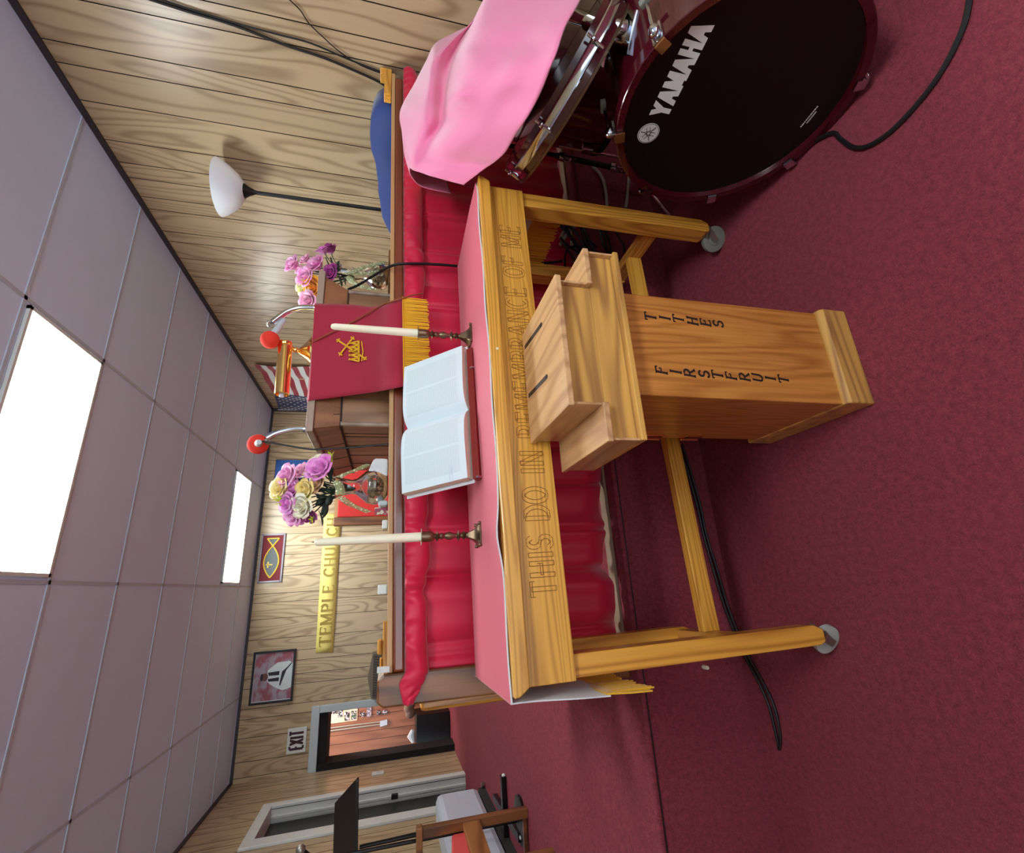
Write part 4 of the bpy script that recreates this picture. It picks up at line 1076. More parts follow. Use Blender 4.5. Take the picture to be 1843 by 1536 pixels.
# framed photograph of a preacher in a white robe
mb,x0,x1,z0,z1 = frame_quad((447.9,1269.7),(458,1173.8),(533.6,1167.9),(527,1262.5),0,.03,.022)
pr = thing('framed_portrait','black framed portrait of a person in a white robe with dark panels','picture',((x0+x1)/2,YW,z0))
part(mb,'frame',MT['framedark'],pr,bev=.003)
nb = N('print_backdrop'); f = nb.noise(nb.coords((1,1,1.6)), 9, 3); nb.set(Base_Color=nb.mix(nb.math('MULTIPLY',nb.math('SUBTRACT',f,.42),6,clamp=True), sr(158,150,160), sr(150,84,96)), Roughness=.3)
PM = [nb.m, plain('print_white_robe',sr(206,220,218),.3,var=.05), plain('print_dark_velvet',sr(34,30,46),.3), plain('print_skin',sr(104,66,58),.3), plain('white_print_border',sr(214,222,224),.3)]
mb = MB(); mb.mi = 4; mb.box((x0+.02,YW-.012,z0+.02),(x1-.02,YW-.001,z1-.02)); mb.mi = 0; mb.box((x0+.03,YW-.014,z0+.024),(x1-.024,YW-.012,z1-.026))
W_,H_ = x1-x0,z1-z0
def pl(pts,mi,d): mb.mi = mi; mb.prism([V((x0+W_*u,YW-d,z0+H_*v)) for u,v in pts],(0,.001,0))
pl([(.26,.06),(.22,.26),(.30,.46),(.36,.56),(.42,.63),(.62,.64),(.68,.56),(.76,.42),(.77,.14),(.72,.06)],1,.0155)
pl([(.40,.36),(.41,.60),(.46,.62),(.475,.36)],2,.017); pl([(.515,.36),(.52,.60),(.58,.63),(.595,.36)],2,.017)
pl([(.58,.30),(.66,.18),(.74,.09),(.72,.08),(.60,.20),(.30,.32),(.34,.34)],2,.017)
pl(arc(.50,.70,.075,.085,0,345,14),3,.0165); pl(arc(.50,.765,.07,.03,0,345,10),2,.0172)
part(mb,'print',PM,pr,label='printed portrait with white robe and mauve brick backdrop')
# blue portrait behind the bouquet
mb,x0,x1,z0,z1 = frame_quad((491,884),(497,828),(567,828),(560,885),0,.015,.008)
bp = thing('portrait_poster','blue backed portrait print on the far wall partly hidden by roses','picture',((x0+x1)/2,YW,z0))
part(mb,'edge',MT['framegrey'],bp)
nb = N('blue_backdrop'); f = nb.noise(nb.coords((1,1,1)), 4, 2); nb.set(Base_Color=nb.mix(f, sr(18,40,110), sr(70,120,190)), Roughness=.25)
mb = MB(); mb.mi = 0; mb.box((x0+.008,YW-.011,z0+.008),(x1-.008,YW-.001,z1-.008)); W_,H_ = x1-x0,z1-z0
pl(arc(.44,.76,.13,.11,0,345,14),1,.0125); pl([(.12,.02),(.16,.40),(.34,.58),(.56,.58),(.76,.40),(.82,.02)],2,.0123); pl([(.38,.5),(.44,.64),(.52,.5),(.45,.2)],3,.0128)
part(mb,'print',[nb.m,plain('print_tan_face',sr(150,124,96),.3),plain('print_navy_suit',sr(22,30,72),.3),PM[4]],bp,label='print of a person against blue')
# EXIT sign
c = [on_wall(q) for q in ((515.5,1358),(518.3,1312.5),(552.5,1307.5),(550,1353))]
x0,x1 = (c[0].x+c[3].x)/2,(c[1].x+c[2].x)/2; z1,z0 = (c[0].z+c[1].z)/2,(c[2].z+c[3].z)/2
ex_ = thing('exit_sign','small white EXIT sign on the panelling above the doorway','sign',((x0+x1)/2,YW,z0))
mb = MB(); mb.box((x0,YW-.012,z0),(x1,YW,z1)); part(mb,'plate',MT['white'],ex_,bev=.002)
mb = MB(); hh = (z1-z0)*.70; ww = (x1-x0)*.82; w0 = x0+(x1-x0)*.09+.012
write(mb,'EXIT',lambda x,y,z: V((w0+x,YW-.012-z,z0+(z1-z0)*.15+y)),hh,w=.17,w2=.15,serif=False,block=True,gap=.26,fit=ww-.02,tk=.0015)
part(mb,'lettering',MT['signtext'],ex_,label='dark letters EXIT')
# yellow banner
a,b,c_,d = [on_wall(q) for q in ((567.7,1176),(584,925),(615,925),(599.7,1175))]
bn = thing('banner','long yellow paper banner lettered TEMPLE CHURCH on the far wall','banner',((a.x+b.x)/2,YW,c_.z))
mb = MB(); rows = []
for i in range(25):
    t = i/24; A_ = a.lerp(b,t); D_ = d.lerp(c_,t); o_ = V((0,-.004-.003*math.sin(t*8)**2,0)); rows.append([A_+o_,A_.lerp(D_,.5)+o_,D_+o_+V((0,-.006*math.sin(t*5)**2,0))])
mb.grid(rows); part(mb,'paper',MT['bannery'],bn,solid=.001)
mb = MB(); L0_ = on_wall((582,1163)); L1_ = on_wall((600,933)); mid0 = a.lerp(d,.5); mid1 = b.lerp(c_,.5); hh = abs(a.z-d.z)*.62
sl = (mid1.z-mid0.z)/(mid1.x-mid0.x)
def bword(wd, x0, fit):
    mb = MB(); write(mb,wd,lambda x,y,z: V((x0+x,YW-.0095-z,mid0.z+sl*(x0+x-mid0.x)-hh/2+y)),hh,w=.20,w2=.07,fit=fit,gap=.2,tk=.001)
    part(mb,'banner_word',MT['bannertext'],bn,label='dull gold letters '+wd)
words('TEMPLE CHURCH',L0_.x,L1_.x-L0_.x,.2,bword)
# wall heater
c = [pY(q[0],q[1],6.08) for q in ((671,1176),(661.6,1220.5),(668,1259.6),(692,1262),(692,1176))]
ht_ = thing('wall_heater','brown grey wall heater with a dark grille beside the doorway','heater',((c[0].x+c[2].x)/2,6.16,c[3].z-.1))
mb = MB(); pp = [V((p.x,6.08,p.z)) for p in c]; pp[3].z -= .1; pp[4].z -= .1; mb.prism(pp,(0,.158,0)); part(mb,'housing',MT['heater'],ht_)
mb = MB(); xa_,xb_ = c[2].x+.02,c[0].x-.02; z0 = c[3].z-.06; z1 = c[0].z-.01; mb.mi = 0; mb.box((xa_,6.072,z0),(xb_,6.079,z1)); mb.mi = 1
for k in range(26): x = xa_+(xb_-xa_)*(k+.5)/26; mb.box((x-.003,6.066,z0),(x+.003,6.073,z1))
part(mb,'grille',[MT['black'],MT['heater']],ht_)
# flag on the right wall
XF = XR-.012; y0_,y1_,zt,zb_ = 4.86,6.19,2.625,1.86
fl_ = thing('flag','red, white and blue striped flag with stars hanging on the panelled right wall','flag',(XF,5.5,zb_))
def fp_(u,v): return V((XF-.012-.010*math.sin(u*13+v*4)-.006*math.sin(u*29-v*7)-.02*v*math.sin(u*6), y1_-(y1_-y0_)*u, zt-(zt-zb_)*v-.035*math.sin(u*PI)*(1-v*.5)-.02*u))
mb = MB(); nu = 60
FMAT = [fabric('flag_red',sr(150,24,44),.8),fabric('flag_white',sr(214,220,218),.8),fabric('flag_blue',sr(24,36,84),.8)]
for s in range(13):
    for i in range(nu):
        u0,u1 = i/nu,(i+1)/nu; v0,v1 = s/13,(s+1)/13
        mb.mi = 2 if (u1 <= .4+1e-6 and s < 7) else (s%2)
        f = mb.face([fp_(u0,v0),fp_(u1,v0),fp_(u1,v1),fp_(u0,v1)]); f.smooth = True
bmesh.ops.remove_doubles(mb.bm,verts=mb.bm.verts,dist=1e-5)
mb.mi = 1
for i in range(11):
    for j in range(9):
        if (i+j)%2: continue
        u,v = .4*(i+1)/12, (7/13)*(j+1)/10; c = fp_(u,v); R_ = .017; pts = []
        for k in range(10):
            q = R_ if k%2 == 0 else R_*.42; a = PI/2+k*PI/5; pts.append(V((c.x-.0035,c.y+q*math.cos(a),c.z+q*math.sin(a))))
        mb.prism(pts,(.001,0,0))
part(mb,'cloth',FMAT,fl_,recalc=True,ang=0)
mb = MB(); mb.tube([fp_(0,-.01)+V((0,.006,.01)),fp_(0,1)+V((0,.006,-.01))],.006,6); part(mb,'hoist_sleeve',FMAT[1],fl_)

# torchiere floor lamp
lp = pX(440,345,2.165); XLm,YLm = 2.165,pX(463,347,2.165).y
tl = thing('floor_lamp','tall black floor lamp with a white bowl shade near the right wall','lamp',(XLm,YLm,ZP))
zb_ = pX(440,345,XLm).z; zt_ = pX(385,330,XLm).z-.01
mb = MB(); Hs = zt_-zb_; mb.lathe([(.020,0),(.045,.010),(.085,Hs*.28),(.120,Hs*.58),(.142,Hs*.84),(.152,Hs),(.149,Hs),(.138,Hs*.84),(.116,Hs*.6),(.08,Hs*.31),(.04,.016),(.01,.012)],(XLm,YLm,zb_-.01),(0,0,1),36,caps=False); part(mb,'shade',MT['shade'],tl,label='white bowl shade')
mb = MB(); z_ = pX(464,347,XLm).z; mb.lathe([(.009,0),(.012,.012),(.024,(zb_-z_)*.6),(.044,zb_-z_+.004),(.040,zb_-z_+.008)],(XLm,YLm,z_),(0,0,1),20); part(mb,'socket',MT['blackmetal'],tl)
mb = MB(); mb.tube([(XLm,YLm,ZP+.02),(XLm,YLm,z_+.004)],.010,10); part(mb,'pole',MT['blackmetal'],tl)
mb = MB(); mb.lathe([(.13,0),(.13,.012),(.11,.022),(.014,.030)],(XLm,YLm,ZP),(0,0,1),28); part(mb,'base',MT['blackmetal'],tl)
# keyboard under a blue cover behind the rail
kb = [(1.735,1.235,2.2),(1.745,1.30,2.2),(1.80,1.338,2.19),(1.93,1.338,2.165),(2.02,1.335,2.155)]
oc = thing('covered_organ','low organ hidden under a navy blue cloth cover behind the altar rail','organ',(2.12,2.1,ZP))
px_ = [((704,178),2.21),((690,182),2.2),((676,193),2.2),((668,210),2.2),((666,240),2.19),((668,268),2.18),((676,292),2.165),((681,330),2.15),((681,345),2.14),((684,362),2.13),((688,390),2.11),((697,410),2.10),((706,427),2.09)]
mb = MB(); rows = []
for (q,X_) in px_:
    p = pX(q[0],q[1],X_); k_ = len(rows)
    wv = .012*math.sin(k_*1.9)
    rows.append([V((2.315,p.y,ZP+.005)),V((2.318,p.y,p.z-.05)),V((2.30,p.y,p.z-.008)),V((X_,p.y,p.z)),V((X_-.012,p.y,p.z-.008)),V((X_-.03+wv,p.y,p.z-.10)),V((X_-.045+wv*2,p.y,p.z-.30)),V((X_-.06-wv,p.y,ZP+.02))])
mb.grid(rows); mb.face([p for p in rows[0]]); mb.face([p for p in rows[-1]]); part(mb,'cover',MT['blue'],oc,ang=60,label='navy blue cloth cover',solid=.003)
mb = MB(); mb.box((2.12,1.80,ZP),(2.31,2.40,1.10)); part(mb,'cabinet',MT['walnut'],oc)
# wires on the right wall
for nm,pts,rad,lab in (('wall_cable',[(250,-8),(330,18),(420,45),(510,80),(580,103),(640,128),(690,152),(716,176)],.006,'thick black cable sagging down the panelled right wall'),
                   ('wall_cable',[(255,-14),(335,14),(425,42),(500,62),(560,78),(630,108),(700,135)],.004,'brownish second cable running just above the thick black one'),
                   ('wall_wire',[(515,-6),(540,18),(556,42),(585,70),(610,92),(650,118),(703,138)],.0025,'thin dark wire wandering down the right wall panelling')):
    mb = MB(); P_ = [pX(x,y,XR-.008) for x,y in pts]; e_ = P_[0]-P_[1]; e_.x = 0; e_ = e_.normalized(); P_ = [P_[0]+e_*.45,P_[0]+e_*.12]+P_; mb.tube(smooth_path(P_,5),rad,6); single(mb,nm,MT['cable'],lab,'cable',P_[0],group='cables on the right wall')

# ------------------------------------------------------------------ chairs behind the rail
ch = thing('armchair','tall pulpit chair with red upholstered back and brown wood frame behind the bouquet','chair',(.64,3.1,ZP))
x0,x1,yb = .388,.90,3.02; zt = pY(600,937,yb).z
for x in (x0,x1-.05):
    mb = MB(); mb.box((x,yb,ZP),(x+.05,yb+.06,zt)); part(mb,'back_post',MT['walnut'],ch,bev=.004)
mb = MB(); mb.box((x0+.05,yb+.01,zt-.02),(x1-.05,yb+.05,zt)); part(mb,'top_rail',MT['palewood'],ch)
mb = MB(); mb.box((x0+.051,yb+.003,ZP+.42),(x1-.051,yb+.055,zt-.0205)); part(mb,'back_panel',MT['redseat'],ch,bev=.006)
mb = MB(); mb.box((x0+.051,yb-.45,ZP+.34),(x1-.051,yb-.001,ZP+.44)); part(mb,'seat',MT['redseat'],ch,bev=.012)
for x in (x0,x1-.05):
    mb = MB(); mb.box((x,yb-.47,ZP),(x+.05,yb-.42,ZP+.66)); part(mb,'front_leg',MT['walnut'],ch,bev=.004)
    mb = MB(); mb.box((x-.005,yb-.49,ZP+.6605),(x+.055,yb-.001,ZP+.69)); part(mb,'arm',MT['walnut'],ch,bev=.006)
yc = thing('armchair','golden oak armchair with a reddish seat just behind the walnut rail post','chair',(-.19,2.2,ZP))
a = pY(757,1283,1.80); b = pY(838,1258,1.80)
mb = MB(); mb.box((a.x,1.80,ZP),(a.x+.045,1.87,a.z-.0)); part(mb,'front_post',MT['oakz'],yc,bev=.012)
t = pY(679,1166,2.2); t2 = pY(683,1200,2.2)
for x in (a.x,t.x+.10):
    mb = MB(); mb.box((x,2.2,ZP),(x+.045,2.25,1.16)); part(mb,'back_post',MT['oakz'],yc,bev=.006)
mb = MB(); mb.box((a.x+.046,2.205,1.17),(t.x+.099,2.245,1.215)); part(mb,'top_rail',MT['oak'],yc,bev=.006)
for q in (t,t2):
    mb = MB(); mb.box((q.x-.03,2.20,1.2155),(q.x+.03,2.24,q.z)); part(mb,'crest',MT['oak'],yc,bev=.008)
mb = MB(); mb.box((a.x+.046,2.21,.95),(t.x+.099,2.24,1.1695)); part(mb,'back_panel',MT['redseat'],yc,bev=.006)
mb = MB(); mb.box((a.x+.046,1.82,ZP+.33),(t.x+.13,2.199,ZP+.42)); part(mb,'seat',MT['redseat'],yc,bev=.012)
mb = MB(); mb.box((a.x,1.8705,a.z-.09),(a.x+.045,2.199,a.z-.05)); part(mb,'arm',MT['oaky'],yc,bev=.006)
mb = MB(); mb.box((t.x+.10,1.80,ZP),(t.x+.145,1.87,ZP+.5)); part(mb,'front_post',MT['oakz'],yc,bev=.006)
# wooden chair with the red seat at the lower left
f0 = pZ(950,1456,ZP); cy = f0.y; arm_z = pY(754,1478,cy).z
wc = thing('wooden_chair','brown wooden chair with a bright red seat at the left edge of the stage','chair',(f0.x-.25,cy-.2,ZP))
xr = f0.x; wd_ = .55
for x in (xr,xr-wd_):
    mb = MB(); mb.box((x-.045,cy,ZP),(x,cy+.045,arm_z-.02)); part(mb,'back_post',MT['walnut'],wc,bev=.003)
    mb = MB(); mb.box((x-.04,cy-.46,ZP),(x,cy-.42,ZP+.38)); part(mb,'front_leg',MT['walnut'],wc,bev=.003)
mb = MB(); mb.box((xr-wd_-.05,cy-.005,arm_z-.0195),(xr+.006,cy+.05,arm_z+.012)); part(mb,'top_rail',MT['walnut'],wc,bev=.004)
mb = MB(); mb.box((xr-wd_,cy+.012,ZP+.008),(xr-.046,cy+.032,ZP+.028)); part(mb,'stretcher',MT['walnut'],wc)
s0 = pY(838,1480,cy-.002); s1z = s0.z
mb = MB(); mb.bar((xr-.022,cy-.002,s1z-.03),(xr-.022,cy-.47,s1z-.02),.035,.09); part(mb,'seat_rail',wood('brown_seat_rail',sr(168,112,60),sr(110,66,30),'Y',across=10,along=1,rings=5),wc,bev=.003)
zt_ = pY(811,1482,cy-.05).z
mb = MB(); mb.prism([(xr-.042,cy-.01,zt_-.01),(xr-.042,cy-.20,zt_+.015),(xr-.042,cy-.46,zt_),(xr-.042,cy-.46,s1z-.02),(xr-.042,cy-.01,s1z-.02)],(-wd_+.09,0,0)); part(mb,'seat',MT['redseat'],wc,bev=.012,label='bright red seat')
# white rounded case behind it
wx = -1.535; a = pX(784,1430,wx)
wb = thing('white_case','scuffed white rounded case standing on the stage behind the wooden chair','case',(-1.64,3.75,ZP))
mb = MB(); mb.box((-1.78,3.30,ZP+.055),(wx,a.y+.02,a.z)); part(mb,'shell',MT['silver'],wb,bev=.045)
mb = MB(); rnd = random.Random(2); mb.box((-1.77,3.31,ZP+.0),(wx-.01,a.y,ZP+.0545)); part(mb,'fuzzy_base',MT['dusty'],wb,label='dark fuzzy underside')
mb = MB(); mb.lathe([(.012,0),(.018,.01),(.018,.03)],(wx+.012,a.y-.01,ZP),(0,0,1),12); part(mb,'foot',MT['steel'],wb)
# music stand
mp = pZ(912,1470,ZP)
ms = thing('music_stand','black music stand with a wide desk at the left edge of the stage','music stand',(mp.x,mp.y,ZP))
dk = [pY(643,1400,mp.y-.12),pY(602,1446,mp.y+.16)]
lf = pY(640,1600,mp.y-.12); lf2 = pY(597,1600,mp.y+.16)
mb = MB(); nrm = (lf-dk[0]).cross(dk[1]-dk[0]).normalized()*.012
mb.prism([dk[0],dk[1],lf2,lf],nrm); part(mb,'desk',MT['blackmetal'],ms,bev=.003)
mb = MB(); mb.bar(dk[0]+V((-.01,-.012,.0)),lf+V((0,-.012,.0)),.035,.012); part(mb,'ledge',MT['blackmetal'],ms)
pt_ = pY(648,1503,mp.y); mb = MB(); mb.tube([(mp.x,mp.y,ZP+.05),(mp.x,mp.y,.9),(mp.x-.01,mp.y,pt_.z)],[.014,.014,.011],10); part(mb,'pole',MT['blackmetal'],ms)
for a,b in (((905,1397),(912,1545)),((891,1436),(937,1508))):
    A_ = pZ(a[0],a[1],ZP+.02); B_ = pZ(b[0],b[1],ZP+.02)
    mb = MB(); mb.bar(A_,B_,.045,.03); lg = part(mb,'base_bar',MT['blackmetal'],ms)
    for q in (A_,B_):
        mb = MB(); mb.ball((q.x,q.y,ZP+.014),.014); part(mb,'cap',MT['white'],ms,parent=lg,label='white foot cap')
m0 = pY(541,1530,3.2)
mk = thing('microphone_stand','microphone on a dark stand at the very left edge, above the music stand','microphone',(m0.x-.06,3.2,ZP))
mb = MB(); mb.tube([(m0.x-.06,3.2,ZP+.02),(m0.x-.06,3.2,m0.z-.08),(m0.x-.03,3.2,m0.z-.03)],.010,8); part(mb,'pole',MT['blackmetal'],mk)
mb = MB(); mb.lathe([(.12,0),(.12,.015),(.02,.03)],(m0.x-.06,3.2,ZP),(0,0,1),20); part(mb,'base',MT['blackmetal'],mk)
mb = MB(); mb.lathe([(.010,-.08),(.013,-.02)],m0,(.6,0,.8),12); part(mb,'microphone_body',MT['blackmetal'],mk)
mb = MB(); mb.ball(m0,.024); part(mb,'microphone_head',MT['steel'],mk)
# ------------------------------------------------------------------ drum kit
BX,BY,BZ,BR = 1.198,.720,.3185,.297
dr = thing('bass_drum','large maroon bass drum with a black front head lettered in silver','drum',(1.4,BY,0))
RO_ = .3165
mb = MB(); mb.lathe([(BR-.004,.0),(BR-.004,.40)],(BX+.018,BY,BZ),(1,0,0),72,caps=False); mb.lathe([(BR+.002,.012),(BR+.002,.395)],(BX+.008,BY,BZ),(1,0,0),72,caps=False)
part(mb,'shell',MT['maroon'],dr,recalc=True)
for x in (BX-.022,BX+.40):
    mb = MB(); mb.lathe([(BR-.001,0),(RO_-.002,0),(RO_,.002),(RO_,.038),(RO_-.002,.040),(BR-.001,.040),(BR-.001,0)],(x,BY,BZ),(1,0,0),72,caps=False); part(mb,'hoop',MT['maroon'],dr)
mb = MB(); mb.lathe([(.0005,0),(BR-.012,0),(BR-.0015,-.004),(BR-.0015,.004),(.0005,.004)],(BX,BY,BZ),(1,0,0),72,caps=False); hd = part(mb,'front_head',MT['drumhead'],dr,label='black front head')
mb = MB(); mb.lathe([(.0005,0),(BR-.0015,0),(BR-.0015,.004),(.0005,.004)],(BX+.41,BY,BZ),(1,0,0),48,caps=False); part(mb,'rear_head',MT['drumhead'],dr)
XH = BX-.0003
p0 = pX(1200,213,XH); p1 = pX(1283,51,XH); q0 = pX(1164,213,XH)
# letters run towards the viewer (-Y), upright along z
wl = p0.y-p1.y; hh = .055; sl = (p1.z-p0.z)/wl
mb = MB(); write(mb,'YAMAHA',lambda x,y,z: V((XH-z,p0.y-x-.005,p0.z+sl*x+y)),hh,w=.25,w2=.20,serif=False,block=True,gap=.20,fit=wl-.004,tk=.0006)
part(mb,'lettering',MT['logo'],dr,parent=hd,label='silver letters YAMAHA')
lc = pX(1167,240,XH); lr = .031
mb = MB(); mb.mi = 0; mb.lathe([(.0003,0),(lr,0),(lr,.0005),(.0003,.0005)],(XH,lc.y,lc.z),(-1,0,0),40,caps=False)
mb.mi = 1; mb.lathe([(lr*.90,.0006),(lr*.94,.0006),(lr*.94,.0009),(lr*.90,.0009)],(XH,lc.y,lc.z),(-1,0,0),40,caps=False)
for k in range(3):
    a = PI/2+k*2*PI/3
    def rp(u,v): return V((XH-.0008, lc.y-(u*math.cos(a)-v*math.sin(a))*lr, lc.z+(u*math.sin(a)+v*math.cos(a))*lr))
    for v in (-.15,.15): mb.bar(rp(-.62,v),rp(.18,v),.0013,.0004,(1,0,0))
    mb.bar(rp(.18,-.15),rp(.36,0),.0013,.0004,(1,0,0)); mb.bar(rp(.18,.15),rp(.36,0),.0013,.0004,(1,0,0)); mb.bar(rp(.34,0),rp(.78,0),.0020,.0004,(1,0,0))
part(mb,'emblem',[MT['logo'],MT['black']],dr,parent=hd,label='round silver emblem with three crossed tuning forks')
a = pX(1441,229,XH); b = pX(1472,191,XH)
mb = MB(); rnd = random.Random(8); a2 = pX(1452,222,XH); b2 = pX(1469,201,XH)
for A_,B_ in ((a,b),(a2,b2)):
    t = 0
    while t < .98:
        l = rnd.uniform(.04,.12); mb.bar(A_.lerp(B_,t),A_.lerp(B_,min(1,t+l)),.0035,.0004,(1,0,0)); t += l+.025
part(mb,'small_print',MT['logo'],dr,parent=hd,label='two short lines of tiny silver print')
for k,(x,y) in enumerate(((1190,75),(1108,245),(1158,348),(1277,365),(1420,292),(1545,150),None,None) if False else ((1190,75),(1108,245),(1158,348),(1277,365),(1420,292),(1545,150))):
    p = pX(x,y,BX-.02); ang = math.atan2(p.z-BZ,p.y-BY)
    d = V((0,math.cos(ang),math.sin(ang))); t = V((0,-d.z,d.y)); c = V((BX-.002,BY,BZ))+d*(RO_+.003)
    mb = MB(); 
    def cb(u0,u1,v0,v1,w0,w1): mb.hexa([c+V((1,0,0))*u+d*v+t*w_ for u,v,w_ in ((u0,v0,w0),(u1,v0,w0),(u1,v0,w1),(u0,v0,w1),(u0,v1,w0),(u1,v1,w0),(u1,v1,w1),(u0,v1,w1))])
    cb(-.026,.026,-.002,.005,-.014,.014); cb(-.028,-.0215,-.022,.005,-.013,.013)
    big = k < 2
    mb.ball(c+d*.012,.014 if big else .008,(1.3,1,1)); mb.tube([c+d*.014,c+d*(.016 if big else .012)+V((.10,0,0))],.0042,8)
    cl_ = part(mb,'claw',MT['chrome'],dr,label='chrome hoop claw')
    if big:
        mb = MB(); cb(-.0315,-.0282,-.026,.0,-.014,.014); part(mb,'claw_pad',MT['walnut'],dr,parent=cl_,label='tan claw pad')
        mb = MB(); q = c+d*.018+V((.105,0,0)); mb.bar(q-t*.016,q+t*.016,.016,.02,(1,0,0)); part(mb,'handle',MT['rubber'],dr,parent=cl_,bev=.003,label='dark rubber T handle')
# chrome tom mount on top of the shell
mc = V((1.375,.715,BZ+BR+.003))
mb = MB(); mb.prism([mc+V(q) for q in ((-.085,0,-.004),(0,.055,-.012),(.085,0,-.004),(0,-.055,-.012))],(0,0,.012)); mb.lathe([(.028,0),(.026,.03),(.021,.05),(.020,.075)],mc+V((0,0,.006)),(0,0,1),20)
mb.bar(mc+V((-.02,.02,.05)),mc+V((-.075,.055,.055)),.022,.006); mb.bar(mc+V((-.05,.03,.04)),mc+V((-.06,.06,.07)),.018,.006)
part(mb,'tom_mount',MT['chrome'],dr,label='chrome tom mount')
tm = V((1.375,.715,mc.z+.06)); te = pY(1030,28,.80)
mb = MB(); mb.tube([tm,(tm.x,tm.y,tm.z+.05),te.lerp(tm,.5)+V((0,0,.0)),te],.0165,12); part(mb,'mount_tube',MT['chrome'],dr)
mb = MB(); mb.box((BX+.18,BY-.035,.0),(BX+.26,BY+.035,BZ-BR-.001)); part(mb,'cradle',MT['black'],dr)
# tilted tom with chrome rim under the pink cloth
Yt = .95; A_ = pY(951,264,Yt); B_ = pY(1058,78,Yt); tc = (A_+B_)/2; tr = (B_-A_).length/2*.98
vd = (tc-CAMPOS).normalized(); nn = (B_-A_).normalized().cross(vd).normalized(); nn = nn if nn.z > 0 else -nn
nn = (nn-vd*.07).normalized()
to = thing('tom_drum','tilted maroon tom with a chrome rim peeking out from under the pink cloth','drum',tc-nn*.05)
mb = MB(); mb.lathe([(tr-.010,.016),(tr-.012,.032)],tc,nn,56,caps=False); mb.lathe([(tr-.008,-.030),(tr-.008,-.010)],tc,nn,56,caps=False); mb.lathe([(.001,-.028),(tr-.009,-.028)],tc,nn,56,caps=False); mb.lathe([(.001,.031),(tr-.012,.031)],tc,nn,56,caps=False)
part(mb,'shell',MT['maroon'],to)
mb = MB(); mb.lathe([(tr-.012,-.011),(tr,-.011),(tr+.003,-.008),(tr+.001,.0),(tr+.003,.012),(tr,.0155),(tr-.012,.0155)],tc,nn,64,caps=False); part(mb,'rim',MT['chrome'],to,label='chrome rim')
mb = MB(); mb.lathe([(tr-.012,-.038),(tr-.004,-.038),(tr-.003,-.0305),(tr-.012,-.0305)],tc,nn,64,caps=False); part(mb,'lower_ring',MT['bronze'],to,label='brass coloured lower ring')
xv = (B_-A_).normalized(); yv = nn.cross(xv)
for k in range(8):
    a = .25+k*PI/4; c = tc+(xv*math.cos(a)+yv*math.sin(a))*(tr+.007); mb = MB(); mb.tube([c-nn*.030,c+nn*.022],.004,6); mb.ball(c+nn*.002,.008); part(mb,'lug',MT['chrome'],to)
# floor tom standing behind the bass drum
fx,fy,fr,fz0,fz1 = 1.84,1.19,.20,.385,.74
ft = thing('floor_tom','dark maroon floor tom standing on chrome legs behind the bass drum','drum',(fx,fy,0))
mb = MB(); mb.lathe([(fr,fz0+.01),(fr,fz1-.01)],(fx,fy,0),(0,0,1),56,caps=False); mb.lathe([(.001,fz0+.006),(fr,fz0+.006)],(fx,fy,0),(0,0,1),56,caps=False); part(mb,'shell',MT['maroon'],ft)
for z_ in (fz0,fz1-.022):
    mb = MB(); mb.lathe([(fr-.006,z_),(fr+.006,z_),(fr+.007,z_+.010),(fr+.006,z_+.022),(fr-.006,z_+.022),(fr-.006,z_)],(fx,fy,0),(0,0,1),56,caps=False); part(mb,'hoop',MT['blackmetal'],ft)
mb = MB(); mb.lathe([(.001,fz1-.006),(fr-.006,fz1-.006)],(fx,fy,0),(0,0,1),48,caps=False); part(mb,'head',MT['shade'],ft,label='white top head')
for k in range(3):
    a = 2.75+k*2.09; q = V((fx+(fr+.022)*math.cos(a),fy+(fr+.022)*math.sin(a),0))
    mb = MB(); mb.tube([q+V((0,0,.58)),q+V((0,0,.05)),q+V((.03*math.cos(a),.03*math.sin(a),.008))],.006,8); lg = part(mb,'leg',MT['chrome'],ft)
    mb = MB(); mb.cbox((q.x-.008*math.cos(a),q.y-.008*math.sin(a),.46),(.03,.03,.05),a); part(mb,'leg_bracket',MT['chrome'],ft,bev=.004)
# cymbal stand
YP = 1.42; s0 = pY(1110,303,YP); s1 = pY(930,265,YP)
cs = thing('cymbal_stand','dark cymbal stand with chrome clamps rising behind the bass drum','stand',(s0.x,YP,0))
up = (s1-s0).normalized(); bot = s0-up*(s0.z/up.z); top = s1+up*((1.10-s1.z)/up.z)
mb = MB(); mb.tube([bot+V((0,0,.05)),s0],.015,10); mb.tube([s0,s0.lerp(s1,.62)],.012,10); mb.tube([s0.lerp(s1,.6),top],.009,10); part(mb,'pole',MT['blackmetal'],cs,label='dark stand pole')
for q,sz in ((s0.lerp(s1,.03),1.0),(s0.lerp(s1,.55),1.0),(s0.lerp(s1,.9),.9)):
    mb = MB(); mb.lathe([(.017*sz,-.02),(.019*sz,0),(.017*sz,.02)],q,up,12); mb.bar(q+V((-.01,-.015,0)),q+V((-.05,-.035,-.02)),.016,.006); mb.bar(q+V((-.045,-.035,-.04)),q+V((-.045,-.035,.012)),.018,.006); part(mb,'wing_clamp',MT['chrome'],cs,label='chrome wing clamp')
for k in range(3):
    a = 1.1+k*2.09; mb = MB(); f_ = V((bot.x+.24*math.cos(a),YP+.13*math.sin(a),.008)); mb.tube([s0.lerp(bot,.35),f_],.008,8); part(mb,'tripod_leg',MT['chrome'],cs)
mb = MB(); mb.lathe([(.004,.004),(.05,.0),(.20,-.022),(.205,-.026),(.20,-.0245),(.05,-.003),(.004,.001)],top-up*.03,(0.1,-.2,1),40,caps=False); part(mb,'cymbal',MT['brass'],cs)

